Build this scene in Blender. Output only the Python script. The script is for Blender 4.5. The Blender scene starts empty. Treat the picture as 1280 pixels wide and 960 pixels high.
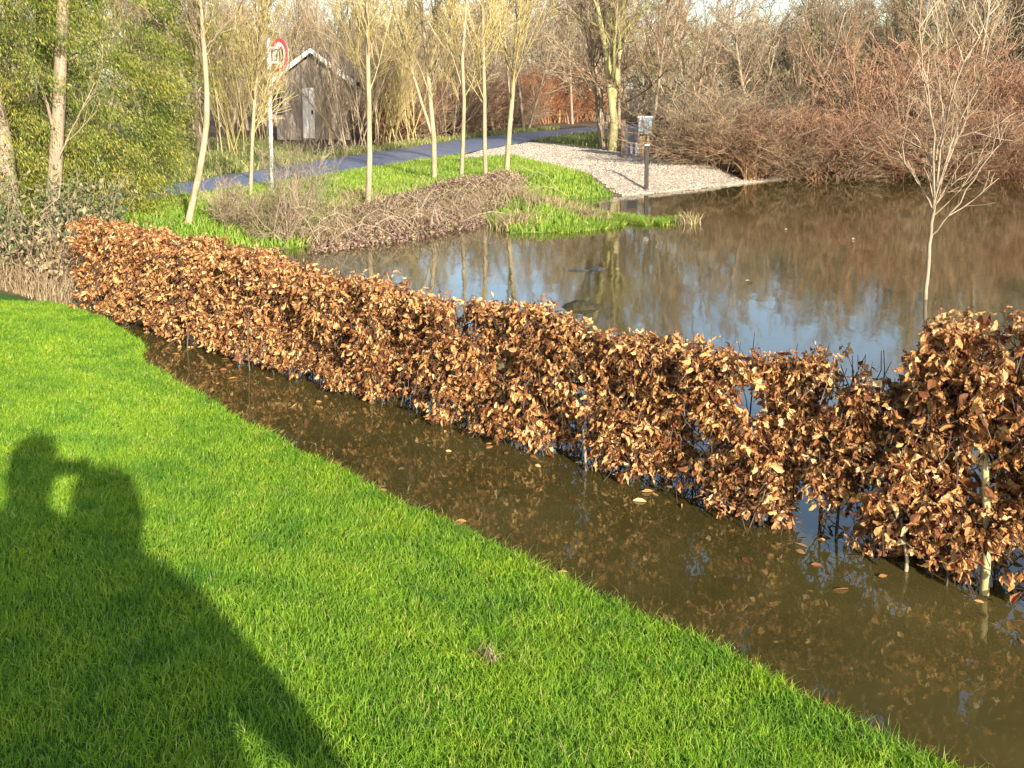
import bpy, bmesh, math, random
import numpy as np
from mathutils import Vector, noise as mnoise

# ------------------------------------------------------------------ camera, sky, sun, exposure
SC = bpy.context.scene
COL = SC.collection
F, YC, H = 1280.0, 230.0, 1.85          # focal length in photo pixels, row of the optical axis, lens height
PITCH = math.atan(120/1280)
CP, SP = math.cos(PITCH), math.sin(PITCH)
cam = bpy.data.cameras.new('camera'); cam.lens = 36*F/1280; cam.sensor_width = 36
cam.shift_y = -(480-YC)/1280; cam.clip_start = 0.05; cam.clip_end = 2000
camo = bpy.data.objects.new('camera', cam); COL.objects.link(camo)
camo.location = (0, 0, H); camo.rotation_euler = (math.pi/2-PITCH, 0, 0)
SC.camera = camo
SUN_EL, SUN_AZ = math.radians(19.0), math.radians(156.2)
W = bpy.data.worlds.new('World'); SC.world = W; W.use_nodes = True
nt = W.node_tree; bg = nt.nodes['Background']
sky = nt.nodes.new('ShaderNodeTexSky'); sky.sky_type = 'NISHITA'; sky.sun_disc = False
sky.sun_elevation = SUN_EL; sky.sun_rotation = SUN_AZ
sky.air_density = 1.0; sky.dust_density = 1.3; sky.ozone_density = 1.3
nt.links.new(sky.outputs[0], bg.inputs[0]); bg.inputs[1].default_value = 0.14
sl = bpy.data.lights.new('sun', 'SUN'); sl.energy = 5.0; sl.angle = math.radians(0.55); sl.color = (1, .93, .82)
so = bpy.data.objects.new('sun', sl); COL.objects.link(so); so.location = (10, -14, 12)
sdir = Vector((-math.sin(SUN_AZ)*math.cos(SUN_EL), -math.cos(SUN_AZ)*math.cos(SUN_EL), -math.sin(SUN_EL)))
so.rotation_euler = sdir.to_track_quat('-Z', 'Y').to_euler()
SC.view_settings.view_transform = 'Standard'; SC.view_settings.look = 'None'
SC.view_settings.exposure = 1.2; SC.view_settings.gamma = 1
SC.render.engine = 'CYCLES'
SC.cycles.use_denoising = True
SC.cycles.max_bounces = 6; SC.cycles.diffuse_bounces = 3; SC.cycles.glossy_bounces = 3
SC.cycles.transmission_bounces = 4; SC.cycles.transparent_max_bounces = 4
SC.cycles.use_adaptive_sampling = True; SC.cycles.adaptive_threshold = 0.02

# ------------------------------------------------------------------ helpers
def P(px, py, z=0.0):                      # ground point seen at a photo pixel
    a, b = px-640, py-YC
    dn = b*CP+F*SP; t = (H-z)/dn
    return (a*t, (F*CP-b*SP)*t)
def PX(px, py, y):                         # point at forward distance y
    a, b = px-640, py-YC
    t = y/(F*CP-b*SP)
    return (a*t, y, H-(b*CP+F*SP)*t)
def XD(px, y): return (px-640)*y/1283.0

def tag(o, label=None, cat=None, group=None, kind=None):
    if label: o['label'] = label
    if cat: o['category'] = cat
    if group: o['group'] = group
    if kind: o['kind'] = kind
    return o
def empty(name, loc, label=None, cat=None, group=None, rz=0):
    o = bpy.data.objects.new(name, None); COL.objects.link(o); o.location = loc
    o.rotation_euler = (0, 0, rz); o.empty_display_size = .1
    return tag(o, label, cat, group)
def mk(name, V, Q, mat, parent=None, smooth=False, loc=None):   # V (n,3), Q (m,4) quads
    V = np.asarray(V, dtype=np.float32); Q = np.asarray(Q, dtype=np.int32); k = Q.shape[1]
    me = bpy.data.meshes.new(name)
    me.vertices.add(len(V)); me.vertices.foreach_set('co', V.ravel())
    me.loops.add(Q.size); me.loops.foreach_set('vertex_index', Q.ravel())
    me.polygons.add(len(Q)); me.polygons.foreach_set('loop_start', np.arange(len(Q), dtype=np.int32)*k)
    me.polygons.foreach_set('use_smooth', np.full(len(Q), smooth))
    me.update(calc_edges=True); me.validate()
    me.materials.append(mat)
    o = bpy.data.objects.new(name, me); COL.objects.link(o)
    if parent: o.parent = parent
    if loc is not None: o.location = loc
    return o
def mkb(name, bm, mat, parent=None, smooth=False):
    me = bpy.data.meshes.new(name); bm.to_mesh(me); bm.free(); me.materials.append(mat)
    for p in me.polygons: p.use_smooth = smooth
    o = bpy.data.objects.new(name, me); COL.objects.link(o)
    if parent: o.parent = parent
    return o
def bbox(bm, c, s, bev=0.0, rz=0.0):
    r = bmesh.ops.create_cube(bm, size=1)
    vs = r['verts']
    for v in vs: v.co = Vector((v.co.x*s[0], v.co.y*s[1], v.co.z*s[2]))
    if bev:
        es = list({e for v in vs for e in v.link_edges})
        rr = bmesh.ops.bevel(bm, geom=es, offset=bev, segments=2, affect='EDGES')
        vs = list({v for f in rr['faces'] for v in f.verts} | {v for v in vs if v.is_valid})
    ca, sa = math.cos(rz), math.sin(rz)
    for v in vs:
        x, y, z = v.co; v.co = Vector((c[0]+x*ca-y*sa, c[1]+x*sa+y*ca, c[2]+z))
def tubes(polys):                           # list of (pts(k,3), radii(k), n)
    groups = {}
    for p, r, n in polys: groups.setdefault((len(p), n), []).append((p, r))
    VV, QQ, off = [], [], 0
    for (k, n), L in groups.items():
        Pt = np.array([a for a, _ in L], float); Rr = np.array([b for _, b in L], float)
        T = np.gradient(Pt, axis=1); T /= np.linalg.norm(T, axis=2, keepdims=True)+1e-9
        m = np.abs(T.mean(axis=1)[:, 0]) > .7
        ref = np.where(m[:, None], np.array([0, 1., .07]), np.array([1., .1, .05]))[:, None, :]
        U = np.cross(T, ref); U /= np.linalg.norm(U, axis=2, keepdims=True)+1e-9
        X = np.cross(T, U)
        a = np.arange(n)*2*math.pi/n
        ring = Pt[:, :, None, :]+Rr[:, :, None, None]*(np.cos(a)[None, None, :, None]*U[:, :, None, :]+np.sin(a)[None, None, :, None]*X[:, :, None, :])
        VV.append(ring.reshape(-1, 3))
        i = np.arange(k-1)[:, None]*n; j = np.arange(n)[None, :]; j2 = (j+1) % n
        q = np.stack([i+j, i+j2, i+n+j2, i+n+j], -1).reshape(-1, 4)
        M = len(L)
        QQ.append((q[None]+(np.arange(M)*k*n)[:, None, None]+off).reshape(-1, 4)); off += M*k*n
    return np.concatenate(VV), np.concatenate(QQ)
def tube_obj(name, polys, mat, parent=None, smooth=True):
    V, Q = tubes(polys); return mk(name, V, Q, mat, parent, smooth)

# ------------------------------------------------------------------ materials
def newmat(name):
    m = bpy.data.materials.new(name); m.use_nodes = True
    return m, m.node_tree, m.node_tree.nodes['Principled BSDF']
def ramp(nt, stops):
    r = nt.nodes.new('ShaderNodeValToRGB'); e = r.color_ramp.elements
    while len(e) < len(stops): e.new(.5)
    for q, (p, c) in zip(e, stops): q.position = p; q.color = (*c, 1)
    return r
def mixc(nt, a, b, f, mode='MIX'):
    m = nt.nodes.new('ShaderNodeMix'); m.data_type = 'RGBA'; m.blend_type = mode
    for s, v in ((6, a), (7, b), (0, f)):
        if hasattr(v, 'is_output') or hasattr(v, 'links'): nt.links.new(v, m.inputs[s])
        elif s == 0: m.inputs[0].default_value = v
        else: m.inputs[s].default_value = (*v, 1)
    return m.outputs[2]
def noise_n(nt, scale, detail=4, rough=.6, coord='Object', sc3=None):
    tc = nt.nodes.new('ShaderNodeTexCoord'); n = nt.nodes.new('ShaderNodeTexNoise')
    n.inputs['Scale'].default_value = scale; n.inputs['Detail'].default_value = detail; n.inputs['Roughness'].default_value = rough
    if sc3:
        mp = nt.nodes.new('ShaderNodeMapping'); mp.inputs['Scale'].default_value = sc3
        nt.links.new(tc.outputs[coord], mp.inputs[0]); nt.links.new(mp.outputs[0], n.inputs['Vector'])
    else: nt.links.new(tc.outputs[coord], n.inputs['Vector'])
    return n
def leafmat(name, stops, patch=None, transl=.3, rough=.6, pscale=1.2, spec=.25):
    m, nt, b = newmat(name)
    g = nt.nodes.new('ShaderNodeNewGeometry'); r = ramp(nt, stops)
    nt.links.new(g.outputs['Random Per Island'], r.inputs[0]); c = r.outputs[0]
    if patch:
        n = noise_n(nt, pscale, 3, .55, 'Object')
        rr = ramp(nt, patch); nt.links.new(n.outputs[0], rr.inputs[0])
        c = mixc(nt, c, rr.outputs[0], 1.0, 'MULTIPLY')
    nt.links.new(c, b.inputs['Base Color']); b.inputs['Roughness'].default_value = rough
    b.inputs['Specular IOR Level'].default_value = spec
    if transl:
        t = nt.nodes.new('ShaderNodeBsdfTranslucent'); nt.links.new(c, t.inputs[0])
        mx = nt.nodes.new('ShaderNodeMixShader'); mx.inputs[0].default_value = transl
        nt.links.new(b.outputs[0], mx.inputs[1]); nt.links.new(t.outputs[0], mx.inputs[2])
        nt.links.new(mx.outputs[0], nt.nodes['Material Output'].inputs[0])
    return m
def noisemat(name, c1, c2, scale=8, rough=.8, bump=0.0, sc3=None, c3=None, detail=5, spec=.3, lo=.35, hi=.65):
    m, nt, b = newmat(name); n = noise_n(nt, scale, detail, .65, 'Object', sc3)
    st = [(lo, c1), (hi, c2)] if c3 is None else [(lo, c1), ((lo+hi)/2, c2), (hi, c3)]
    r = ramp(nt, st); nt.links.new(n.outputs[0], r.inputs[0]); nt.links.new(r.outputs[0], b.inputs['Base Color'])
    b.inputs['Roughness'].default_value = rough; b.inputs['Specular IOR Level'].default_value = spec
    if bump:
        bp = nt.nodes.new('ShaderNodeBump'); bp.inputs['Strength'].default_value = bump; bp.inputs['Distance'].default_value = .01
        nt.links.new(n.outputs[0], bp.inputs['Height']); nt.links.new(bp.outputs[0], b.inputs['Normal'])
    return m
def barkmat(name, c1, c2, spot=None):
    m, nt, b = newmat(name)
    n = noise_n(nt, 14, 5, .7, 'Object', (1, 1, .25)); r = ramp(nt, [(.35, c1), (.65, c2)])
    nt.links.new(n.outputs[0], r.inputs[0]); c = r.outputs[0]
    if spot:
        n2 = noise_n(nt, 22, 3, .6, 'Object', (.5, .5, 2.2)); r2 = ramp(nt, [(.60, (0, 0, 0)), (.66, (1, 1, 1))])
        nt.links.new(n2.outputs[0], r2.inputs[0]); c = mixc(nt, c, spot, r2.outputs[0])
    nt.links.new(c, b.inputs['Base Color']); b.inputs['Roughness'].default_value = .85
    b.inputs['Specular IOR Level'].default_value = .2
    bp = nt.nodes.new('ShaderNodeBump'); bp.inputs['Strength'].default_value = .5; bp.inputs['Distance'].default_value = .01
    nt.links.new(n.outputs[0], bp.inputs['Height']); nt.links.new(bp.outputs[0], b.inputs['Normal'])
    return m
M = {}
M['lawn'] = leafmat('lawn_blades', [(0, (.09, .21, .014)), (.4, (.19, .36, .022)), (.8, (.27, .46, .03)), (.95, (.38, .48, .07)), (1, (.52, .44, .20))],
    [(.30, (.55, .70, .8)), (.46, (1, 1, 1)), (.68, (1.28, 1.12, .95))], .4, .55, 4.2)
M['bankgrass'] = leafmat('bank_blades', [(0, (.12, .22, .02)), (.5, (.24, .38, .03)), (1, (.42, .42, .12))],
    [(.3, (.7, .8, .8)), (.6, (1.1, 1.05, 1))], .35, .5, .8)
M['drygrass'] = leafmat('dry_grass', [(0, (.18, .115, .06)), (.5, (.34, .245, .13)), (1, (.48, .38, .22))], None, .25, .7)
M['beech'] = leafmat('beech_leaves', [(0, (.12, .04, .018)), (.3, (.30, .125, .045)), (.6, (.53, .27, .095)), (.85, (.70, .42, .165)), (1, (.78, .57, .29))],
    [(.3, (.70, .62, .56)), (.5, (1, 1, 1)), (.68, (1.12, 1.08, 1.02))], .34, .6, 3.0)
M['bramble'] = leafmat('bramble_leaves', [(0, (.12, .07, .055)), (.35, (.21, .12, .10)), (.65, (.33, .21, .155)), (.85, (.42, .31, .19)), (1, (.22, .28, .07))], None, .25, .7)
M['conifer'] = leafmat('conifer_fronds', [(0, (.05, .07, .014)), (.3, (.12, .165, .024)), (.75, (.25, .27, .04)), (.94, (.40, .33, .08)), (1, (.38, .22, .09))],
    [(.32, (.6, .75, .8)), (.5, (1, 1, 1)), (.68, (1.2, 1.08, .9))], .25, .6, 1.1)
M['shrubleaf'] = leafmat('evergreen_shrub_leaves', [(0, (.05, .08, .03)), (.45, (.13, .16, .07)), (.75, (.22, .19, .10)), (1, (.30, .24, .14))], None, .2, .45)
M['birch'] = barkmat('birch_bark', (.22, .17, .10), (.40, .32, .20))
M['pale_bark'] = barkmat('pale_bark', (.19, .145, .095), (.36, .28, .19))
M['moss_bark'] = barkmat('mossy_bark', (.22, .20, .07), (.42, .36, .18))
M['dark_bark'] = barkmat('dark_bark', (.06, .045, .035), (.13, .10, .07))
def twigmat(name, a, b_, c):
    k = .86; a, b_, c = (tuple(v*k for v in q) for q in (a, b_, c))
    return leafmat(name, [(0, a), (.55, b_), (1, c)], [(.3, (.55, .55, .55)), (.6, (1.05, 1.05, 1.05))], 0, .75, .7)
M['tw_yellow'] = twigmat('yellow_twigs', (.30, .22, .07), (.47, .37, .14), (.60, .50, .26))
M['tw_tan'] = twigmat('tan_twigs', (.20, .14, .08), (.38, .28, .17), (.56, .45, .30))
M['tw_brown'] = twigmat('brown_twigs', (.14, .09, .05), (.34, .23, .13), (.52, .39, .24))
M['tw_grey'] = twigmat('grey_twigs', (.14, .11, .07), (.30, .24, .15), (.48, .40, .26))
M['tw_red'] = twigmat('red_twigs', (.17, .085, .05), (.40, .21, .12), (.58, .38, .23))
M['tw_orange'] = twigmat('orange_twigs', (.26, .11, .05), (.44, .19, .09), (.56, .30, .15))
M['tw_moss'] = twigmat('mossy_twigs', (.20, .19, .06), (.36, .33, .12), (.50, .45, .24))
M['dark_twig'] = twigmat('dark_twigs', (.035, .025, .02), (.08, .055, .04), (.16, .11, .07))

# ------------------------------------------------------------------ water outline and terrain
Wp = [(30, -6), (10, -6), (6, -2.4), (3.5, .2), (2.2, 1.55)]
Wp += [P(*q) for q in [(1160, 960), (1050, 900), (900, 828), (830, 790), (740, 752), (700, 735), (600, 681), (500, 631), (400, 582), (300, 530), (240, 495), (190, 465), (170, 450), (180, 432), (140, 405), (105, 390)]]
Wp += [(-3.98, 8.75), (-4.03, 9.31), (-3.47, 10.49), (-2.9, 11.4)]
Wp += [P(*q) for q in [(400, 306), (440, 298), (500, 288), (555, 279), (588, 271), (604, 272), (616, 285), (640, 292), (690, 291), (735, 287), (762, 279),
       (752, 268), (716, 262), (700, 256), (712, 249), (745, 247), (800, 243), (860, 237), (930, 229.5), (985, 224), (1040, 220.5), (1140, 219.5), (1280, 219)]]
Wp += [(16, 20.4), (30, 20.0)]
Wp = np.array(Wp)
def in_poly(X, Y, poly):
    X = np.asarray(X, float); Y = np.asarray(Y, float); ins = np.zeros(X.shape, bool); n = len(poly)
    for i in range(n):
        x1, y1 = poly[i]; x2, y2 = poly[(i+1) % n]
        if y1 == y2: continue
        c = ((y1 > Y) != (y2 > Y)) & (X < (x2-x1)*(Y-y1)/(y2-y1)+x1); ins ^= c
    return ins
def pdist(X, Y, poly):
    X = np.asarray(X, float); Y = np.asarray(Y, float); D = np.full(X.shape, 1e9); n = len(poly)
    for i in range(n):
        x1, y1 = poly[i]; x2, y2 = poly[(i+1) % n]; dx, dy = x2-x1, y2-y1; l2 = dx*dx+dy*dy
        t = np.clip(((X-x1)*dx+(Y-y1)*dy)/l2, 0, 1)
        D = np.minimum(D, np.hypot(X-x1-t*dx, Y-y1-t*dy))
    return D
def wob(X, Y, s=1.0):
    return (np.sin(X*1.7*s+1.3*np.sin(Y*1.1*s))+np.sin(Y*2.1*s+1.7*np.sin(X*.9*s+1))+.5*np.sin(X*5.3*s+Y*4.1*s)+.5*np.sin(X*3.9*s-Y*6.3*s+2))/3
def sdist(X, Y):
    d = pdist(X, Y, Wp); d = np.where(in_poly(X, Y, Wp), -d, d)
    return d+.035*wob(X, Y, 3.1)
def TZ(X, Y):
    X = np.asarray(X, float); Y = np.asarray(Y, float)
    d = sdist(X, Y)
    t = np.clip(d/1.5, 0, 1); up = .015+.25*(t*t*(3-2*t))+.012*wob(X, Y, 1.3)*t
    up += np.clip(Y-40, 0, 200)*.004
    t2 = np.clip(-d/1.2, 0, 1)
    return np.where(d > 0, up, .015-.35*t2*(2-t2)-.05*np.clip(-d/.05, 0, 1))
def tz(x, y): return float(TZ(np.array([x]), np.array([y]))[0])

BRAM = [P(*q, .1) for q in [(385, 308), (400, 283), (450, 267), (520, 253), (575, 241), (620, 229), (660, 232), (652, 250), (625, 262), (596, 276), (520, 290), (430, 302)]]
BANKG = [(-7.0, 11.8), (-5.8, 13.6)]+[P(*q, .25) for q in [(185, 254), (300, 238), (400, 223), (500, 207), (600, 192), (640, 197), (700, 212), (800, 234), (880, 230), (900, 240)]]+[P(*q) for q in [(880, 240), (770, 290), (690, 296), (620, 295), (600, 280), (400, 310)]]+[(-3.75, 11.5)]
VERGE = [P(*q, .25) for q in [(180, 236), (330, 214), (480, 190), (600, 172), (700, 163), (700, 160), (600, 168), (480, 183), (400, 192), (300, 172), (150, 190)]]
VERGE2 = [P(*q, .25) for q in [(690, 178), (740, 186), (765, 190), (770, 170), (740, 167), (660, 178)]]
def axis(fine, step, lo, hi):
    a = list(np.arange(fine[0], fine[1]+1e-6, step))
    s = step
    x = fine[1]
    while x < hi: s *= 1.25; x += s; a.append(x)
    s = step; x = fine[0]
    while x > lo: s *= 1.25; x -= s; a.insert(0, x)
    return np.array(a)
gx = axis((-9, 12), .075, -500, 500); gy = axis((.5, 27), .075, -400, 700)
GX, GY = np.meshgrid(gx, gy); GZ = TZ(GX, GY)
nx, ny = len(gx), len(gy)
V = np.stack([GX, GY, GZ], -1).reshape(-1, 3)
i = np.arange(ny-1)[:, None]*nx+np.arange(nx-1)[None, :]
Q = np.stack([i, i+1, i+nx+1, i+nx], -1).reshape(-1, 4)
m, nt, b = newmat('ground_soil')
at = nt.nodes.new('ShaderNodeAttribute'); at.attribute_name = 'zone'
n = noise_n(nt, 9, 6, .7); r = ramp(nt, [(.3, (.6, .6, .6)), (.7, (1.35, 1.3, 1.25))]); nt.links.new(n.outputs[0], r.inputs[0])
nt.links.new(mixc(nt, at.outputs['Color'], r.outputs[0], 1.0, 'MULTIPLY'), b.inputs['Base Color'])
b.inputs['Roughness'].default_value = .95; b.inputs['Specular IOR Level'].default_value = .1
bp = nt.nodes.new('ShaderNodeBump'); bp.inputs['Strength'].default_value = .6; bp.inputs['Distance'].default_value = .02
nt.links.new(n.outputs[0], bp.inputs['Height']); nt.links.new(bp.outputs[0], b.inputs['Normal'])
ground = mk('ground', V, Q, m, smooth=True); tag(ground, kind='structure')
vx, vy, vz = V.T
def lawn_top(x): return np.interp(x, [-12, -6.56, -4.31, -3.75, -3.19, -2.62, 8], [9.5, 9.2, 8.78, 8.42, 7.9, 7.22, 7.22])
col = np.tile(np.array([.13, .095, .06, 1.]), (len(V), 1))
lawnmask = (vy < lawn_top(vx)) & (vz > 0) & (vx < 9)
col[lawnmask] = (.05, .10, .018, 1)
g = in_poly(vx, vy, BANKG); col[g] = (.11, .19, .03, 1)
g = in_poly(vx, vy, VERGE); col[g] = (.15, .17, .05, 1)
g = in_poly(vx, vy, VERGE2); col[g] = (.10, .16, .03, 1)
g = in_poly(vx, vy, BRAM); col[g] = (.12, .08, .06, 1)
col[vz < .012] = (.07, .055, .03, 1)
ca = ground.data.color_attributes.new('zone', 'FLOAT_COLOR', 'POINT'); ca.data.foreach_set('color', col.astype(np.float32).ravel())

# water: muddy flood water with a clear, faintly rippled surface
m, nt, b = newmat('flood_water')
n = noise_n(nt, .9, 4, .6); r = ramp(nt, [(.35, (.044, .036, .010)), (.65, (.072, .057, .017))])
nt.links.new(n.outputs[0], r.inputs[0]); nt.links.new(r.outputs[0], b.inputs['Base Color'])
b.inputs['Roughness'].default_value = .025; b.inputs['IOR'].default_value = 1.6
n1 = noise_n(nt, 5.5, 2, .5, 'Object', (1, .5, 1)); n2 = noise_n(nt, 28, 2, .5)
bp1 = nt.nodes.new('ShaderNodeBump'); bp1.inputs['Strength'].default_value = .10; bp1.inputs['Distance'].default_value = .012
bp2 = nt.nodes.new('ShaderNodeBump'); bp2.inputs['Strength'].default_value = .10; bp2.inputs['Distance'].default_value = .002
nt.links.new(n1.outputs[0], bp1.inputs['Height']); nt.links.new(n2.outputs[0], bp2.inputs['Height'])
nt.links.new(bp1.outputs[0], bp2.inputs['Normal']); nt.links.new(bp2.outputs[0], b.inputs['Normal'])
V = [(-6, -7, 0), (31, -7, 0), (31, 23, 0), (-6, 23, 0)]
tag(mk('water', V, [(0, 1, 2, 3)], m), kind='structure')

# road
near = [(-13.1, 7.4), (-8.44, 10.7), P(150, 262, .25)]+[P(*q, .25) for q in [(185, 252), (300, 237), (400, 222), (500, 206), (600, 190), (660, 178), (740, 165)]]+[(7.5, 46), (16, 56)]
far = [(-13.6, 9.6), (-9.2, 12.6), P(150, 246, .25)]+[P(*q, .25) for q in [(200, 235), (310, 217), (420, 198.5), (510, 185.5), (605, 171.5), (665, 166), (742, 159.5)]]+[(7.5, 51), (15, 61)]
def resample(pl, n):
    pl = np.array(pl); s = np.concatenate([[0], np.cumsum(np.hypot(*np.diff(pl, axis=0).T))]); t = np.linspace(0, s[-1], n)
    return np.stack([np.interp(t, s, pl[:, 0]), np.interp(t, s, pl[:, 1])], -1)
def chaikin(pl):
    pl = np.array(pl); out = [pl[0]]
    for a, c in zip(pl[:-1], pl[1:]): out += [a*.75+c*.25, a*.25+c*.75]
    return out+[pl[-1]]
A = resample(chaikin(chaikin(near)), 260); B = resample(chaikin(chaikin(far)), 260)
nw = 14; tt = np.linspace(0, 1, nw)[None, :, None]
G = A[:, None, :]*(1-tt)+B[:, None, :]*tt
jit = .05*wob(G[..., 0], G[..., 1], 2.7)
G[:, 0, 0] += jit[:, 0]; G[:, -1, 0] += jit[:, -1]
Z = TZ(G[..., 0], G[..., 1])+.02+.03*(1-(2*np.linspace(0, 1, nw)[None]-1)**2)
V = np.concatenate([G, Z[..., None]], -1).reshape(-1, 3)
i = np.arange(259)[:, None]*nw+np.arange(nw-1)[None]
Q = np.stack([i, i+nw, i+nw+1, i+1], -1).reshape(-1, 4)
m_road = noisemat('wet_asphalt', (.085, .098, .14), (.17, .19, .25), 6, .45, .6, detail=8, spec=.5)
tag(mk('road', V, Q, m_road, smooth=True), kind='structure')

# gravel parking patch
GR = [P(*q, .25) for q in [(560, 202), (640, 197), (700, 211), (760, 224), (800, 233), (880, 230)]]+[P(*q, .05) for q in [(930, 228), (985, 222), (1000, 217)]]+[P(*q, .25) for q in [(930, 212), (860, 204), (800, 195), (745, 186), (700, 181), (660, 179), (600, 190)]]
GRn = np.array(GR)
cs = .07
xs = np.arange(GRn[:, 0].min(), GRn[:, 0].max(), cs); ys = np.arange(GRn[:, 1].min(), GRn[:, 1].max(), cs)
XX, YY = np.meshgrid(xs, ys); dd = pdist(XX, YY, GR)*np.where(in_poly(XX, YY, GR), 1, -1)+.10*wob(XX, YY, 3.3)
ZZ = TZ(XX, YY)+.014
keep = (dd > 0)
V = np.stack([XX, YY, ZZ], -1).reshape(-1, 3); nxx = len(xs)
i = (np.arange(len(ys)-1)[:, None]*nxx+np.arange(nxx-1)[None]).ravel()
kf = keep.ravel(); i = i[kf[i] & kf[i+1] & kf[i+nxx] & kf[i+nxx+1]]
m_grav = noisemat('gravel', (.20, .16, .115), (.33, .27, .20), 30, .9, .8, c3=(.43, .36, .28), detail=8)
Q = np.stack([i, i+1, i+nxx+1, i+nxx], -1)
tag(mk('gravel_yard', V, Q, m_grav, smooth=True), kind='structure')
RG = np.random.default_rng(5)
def scatter(poly, n, rng):
    p = np.array(poly); lo, hi = p.min(0), p.max(0); out = []
    tot = 0
    while tot < n:
        q = lo+(hi-lo)*rng.random((n*2, 2)); q = q[in_poly(q[:, 0], q[:, 1], poly)]; out.append(q); tot += len(q)
    return np.concatenate(out)[:n]
q = scatter(GR, 24000, RG); s = RG.uniform(.007, .020, len(q))
zz = TZ(q[:, 0], q[:, 1])+.016
ok = zz > .01
q, s, zz = q[ok], s[ok], zz[ok]
base = np.array([(1, 0, 0), (0, 1, 0), (-1, 0, 0), (0, -1, 0), (0, 0, .8), (0, 0, -.5)], float)
ang = RG.random(len(q))*6.28
ca_, sa_ = np.cos(ang), np.sin(ang)
bx = base[None, :, 0]*ca_[:, None]*1.3-base[None, :, 1]*sa_[:, None]; by = base[None, :, 0]*sa_[:, None]*1.3+base[None, :, 1]*ca_[:, None]
V = np.stack([q[:, 0:1]+bx*s[:, None], q[:, 1:2]+by*s[:, None], zz[:, None]+base[None, :, 2]*s[:, None]], -1).reshape(-1, 3)
tri = np.array([(0, 1, 4), (1, 2, 4), (2, 3, 4), (3, 0, 4), (1, 0, 5), (2, 1, 5), (3, 2, 5), (0, 3, 5)])
Q = (tri[None]+(np.arange(len(q))*6)[:, None, None]).reshape(-1, 3)
m_st = leafmat('gravel_stones', [(0, (.13, .10, .07)), (.4, (.31, .25, .185)), (.8, (.44, .37, .29)), (1, (.56, .50, .42))], None, 0, .85)
tag(mk('gravel_stones', V, Q, m_st), 'loose pale gravel stones covering the yard beside the pond', 'gravel', kind='stuff')

# ------------------------------------------------------------------ grasses
def blades(q, z, h, w, rng, lean=.5, nseg=3):
    n = len(q); az = rng.random(n)*6.28; la = rng.random(n)*6.28; ln = rng.random(n)*lean*h
    t = np.linspace(0, 1, nseg+1)
    cx = q[:, 0:1]+(np.cos(la)*ln)[:, None]*t[None]**1.8; cy = q[:, 1:2]+(np.sin(la)*ln)[:, None]*t[None]**1.8
    cz = z[:, None]+h[:, None]*np.sin(t*1.35)[None]
    ww = w[:, None]*(1-t[None]**1.6*.93)*.5
    ax, ay = np.cos(az)[:, None]*ww, np.sin(az)[:, None]*ww
    L = np.stack([cx-ax, cy-ay, cz], -1); R = np.stack([cx+ax, cy+ay, cz], -1)
    V = np.stack([L, R], 2).reshape(-1, 3)
    k = (nseg+1)*2; s = np.arange(nseg)*2
    qd = np.stack([s, s+1, s+3, s+2], -1)
    return V, (qd[None]+(np.arange(n)*k)[:, None, None]).reshape(-1, 4)
R1 = np.random.default_rng(11)
N = 1150000
rr = np.sqrt(R1.random(N)*(9.0**2-.7**2)+.7**2)**1.0
rr = 1.9+(R1.random(N)**.8)*7.6
th = np.radians(R1.uniform(-44, 36, N))
q = np.stack([rr*np.sin(th), rr*np.cos(th)], -1)
zz = TZ(q[:, 0], q[:, 1]); sd = sdist(q[:, 0], q[:, 1])
ok = (sd > -.03) & (q[:, 1] < lawn_top(q[:, 0])+.12*R1.random(N)) & (q[:, 0] < 4) & (q[:, 0] > -7)
q, zz, rr, sd = q[ok], zz[ok], rr[ok], sd[ok]
tuft = wob(q[:, 0], q[:, 1], 4.0)
h = (.018+.020*R1.random(len(q)))*(1+.28*tuft+.2*wob(q[:, 0], q[:, 1], 11.))*(1+.5*np.exp(-np.clip(sd, 0, 9)/.06)*R1.random(len(q)))
w = (.0013+.0011*R1.random(len(q)))*(1+rr*.24)
V, Q = blades(q, zz-.004, h, w, R1, 1.5, 2)
print('lawn blades', len(q))
tag(mk('lawn_grass', V, Q, M['lawn']), 'short bright green mown lawn running down to the flood water', 'lawn grass', kind='stuff')

q = R1.uniform([-3.5, 2.2], [2.2, 8.2], (160000, 2)); sde = sdist(q[:, 0], q[:, 1])
ok = (sde > -.16) & (sde < .02) & (q[:, 1] < lawn_top(q[:, 0])) & (R1.random(len(q)) < np.exp(sde/.05)*.8*(.5+.5*np.clip(wob(q[:, 0], q[:, 1], 5.)+.4, 0, 1))); q = q[ok]
V, Q = blades(q, np.full(len(q), -.012), .018+.03*R1.random(len(q)), .0022+.002*R1.random(len(q)), R1, 2.2, 2)
m_drown = leafmat('drowned_blades', [(0, (.05, .08, .02)), (.6, (.14, .19, .04)), (1, (.34, .28, .12))], None, .2, .4)
tag(mk('drowned_grass', V, Q, m_drown), 'half drowned dull grass blades along the waterline of the lawn', 'drowned grass', kind='stuff')
q = scatter(BANKG, 60000, R1); zz = TZ(q[:, 0], q[:, 1])
ok = (zz > .0) & ~in_poly(q[:, 0], q[:, 1], GR) & (~in_poly(q[:, 0], q[:, 1], BRAM) | (R1.random(len(q)) < .34))
q, zz = q[ok], zz[ok]
V, Q = blades(q, zz-.01, .05+.07*R1.random(len(q)), .010+.008*R1.random(len(q)), R1, 1.0)
tag(mk('bank_grass', V, Q, M['bankgrass']), 'rough bright green grass on the bank between pond and lane', 'bank grass', kind='stuff')
q = np.concatenate([scatter(VERGE, 14000, R1), scatter(VERGE2, 2500, R1)]); zz = TZ(q[:, 0], q[:, 1])
V, Q = blades(q, zz-.01, .06+.12*R1.random(len(q)), .016+.012*R1.random(len(q)), R1, 1.0)
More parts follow.
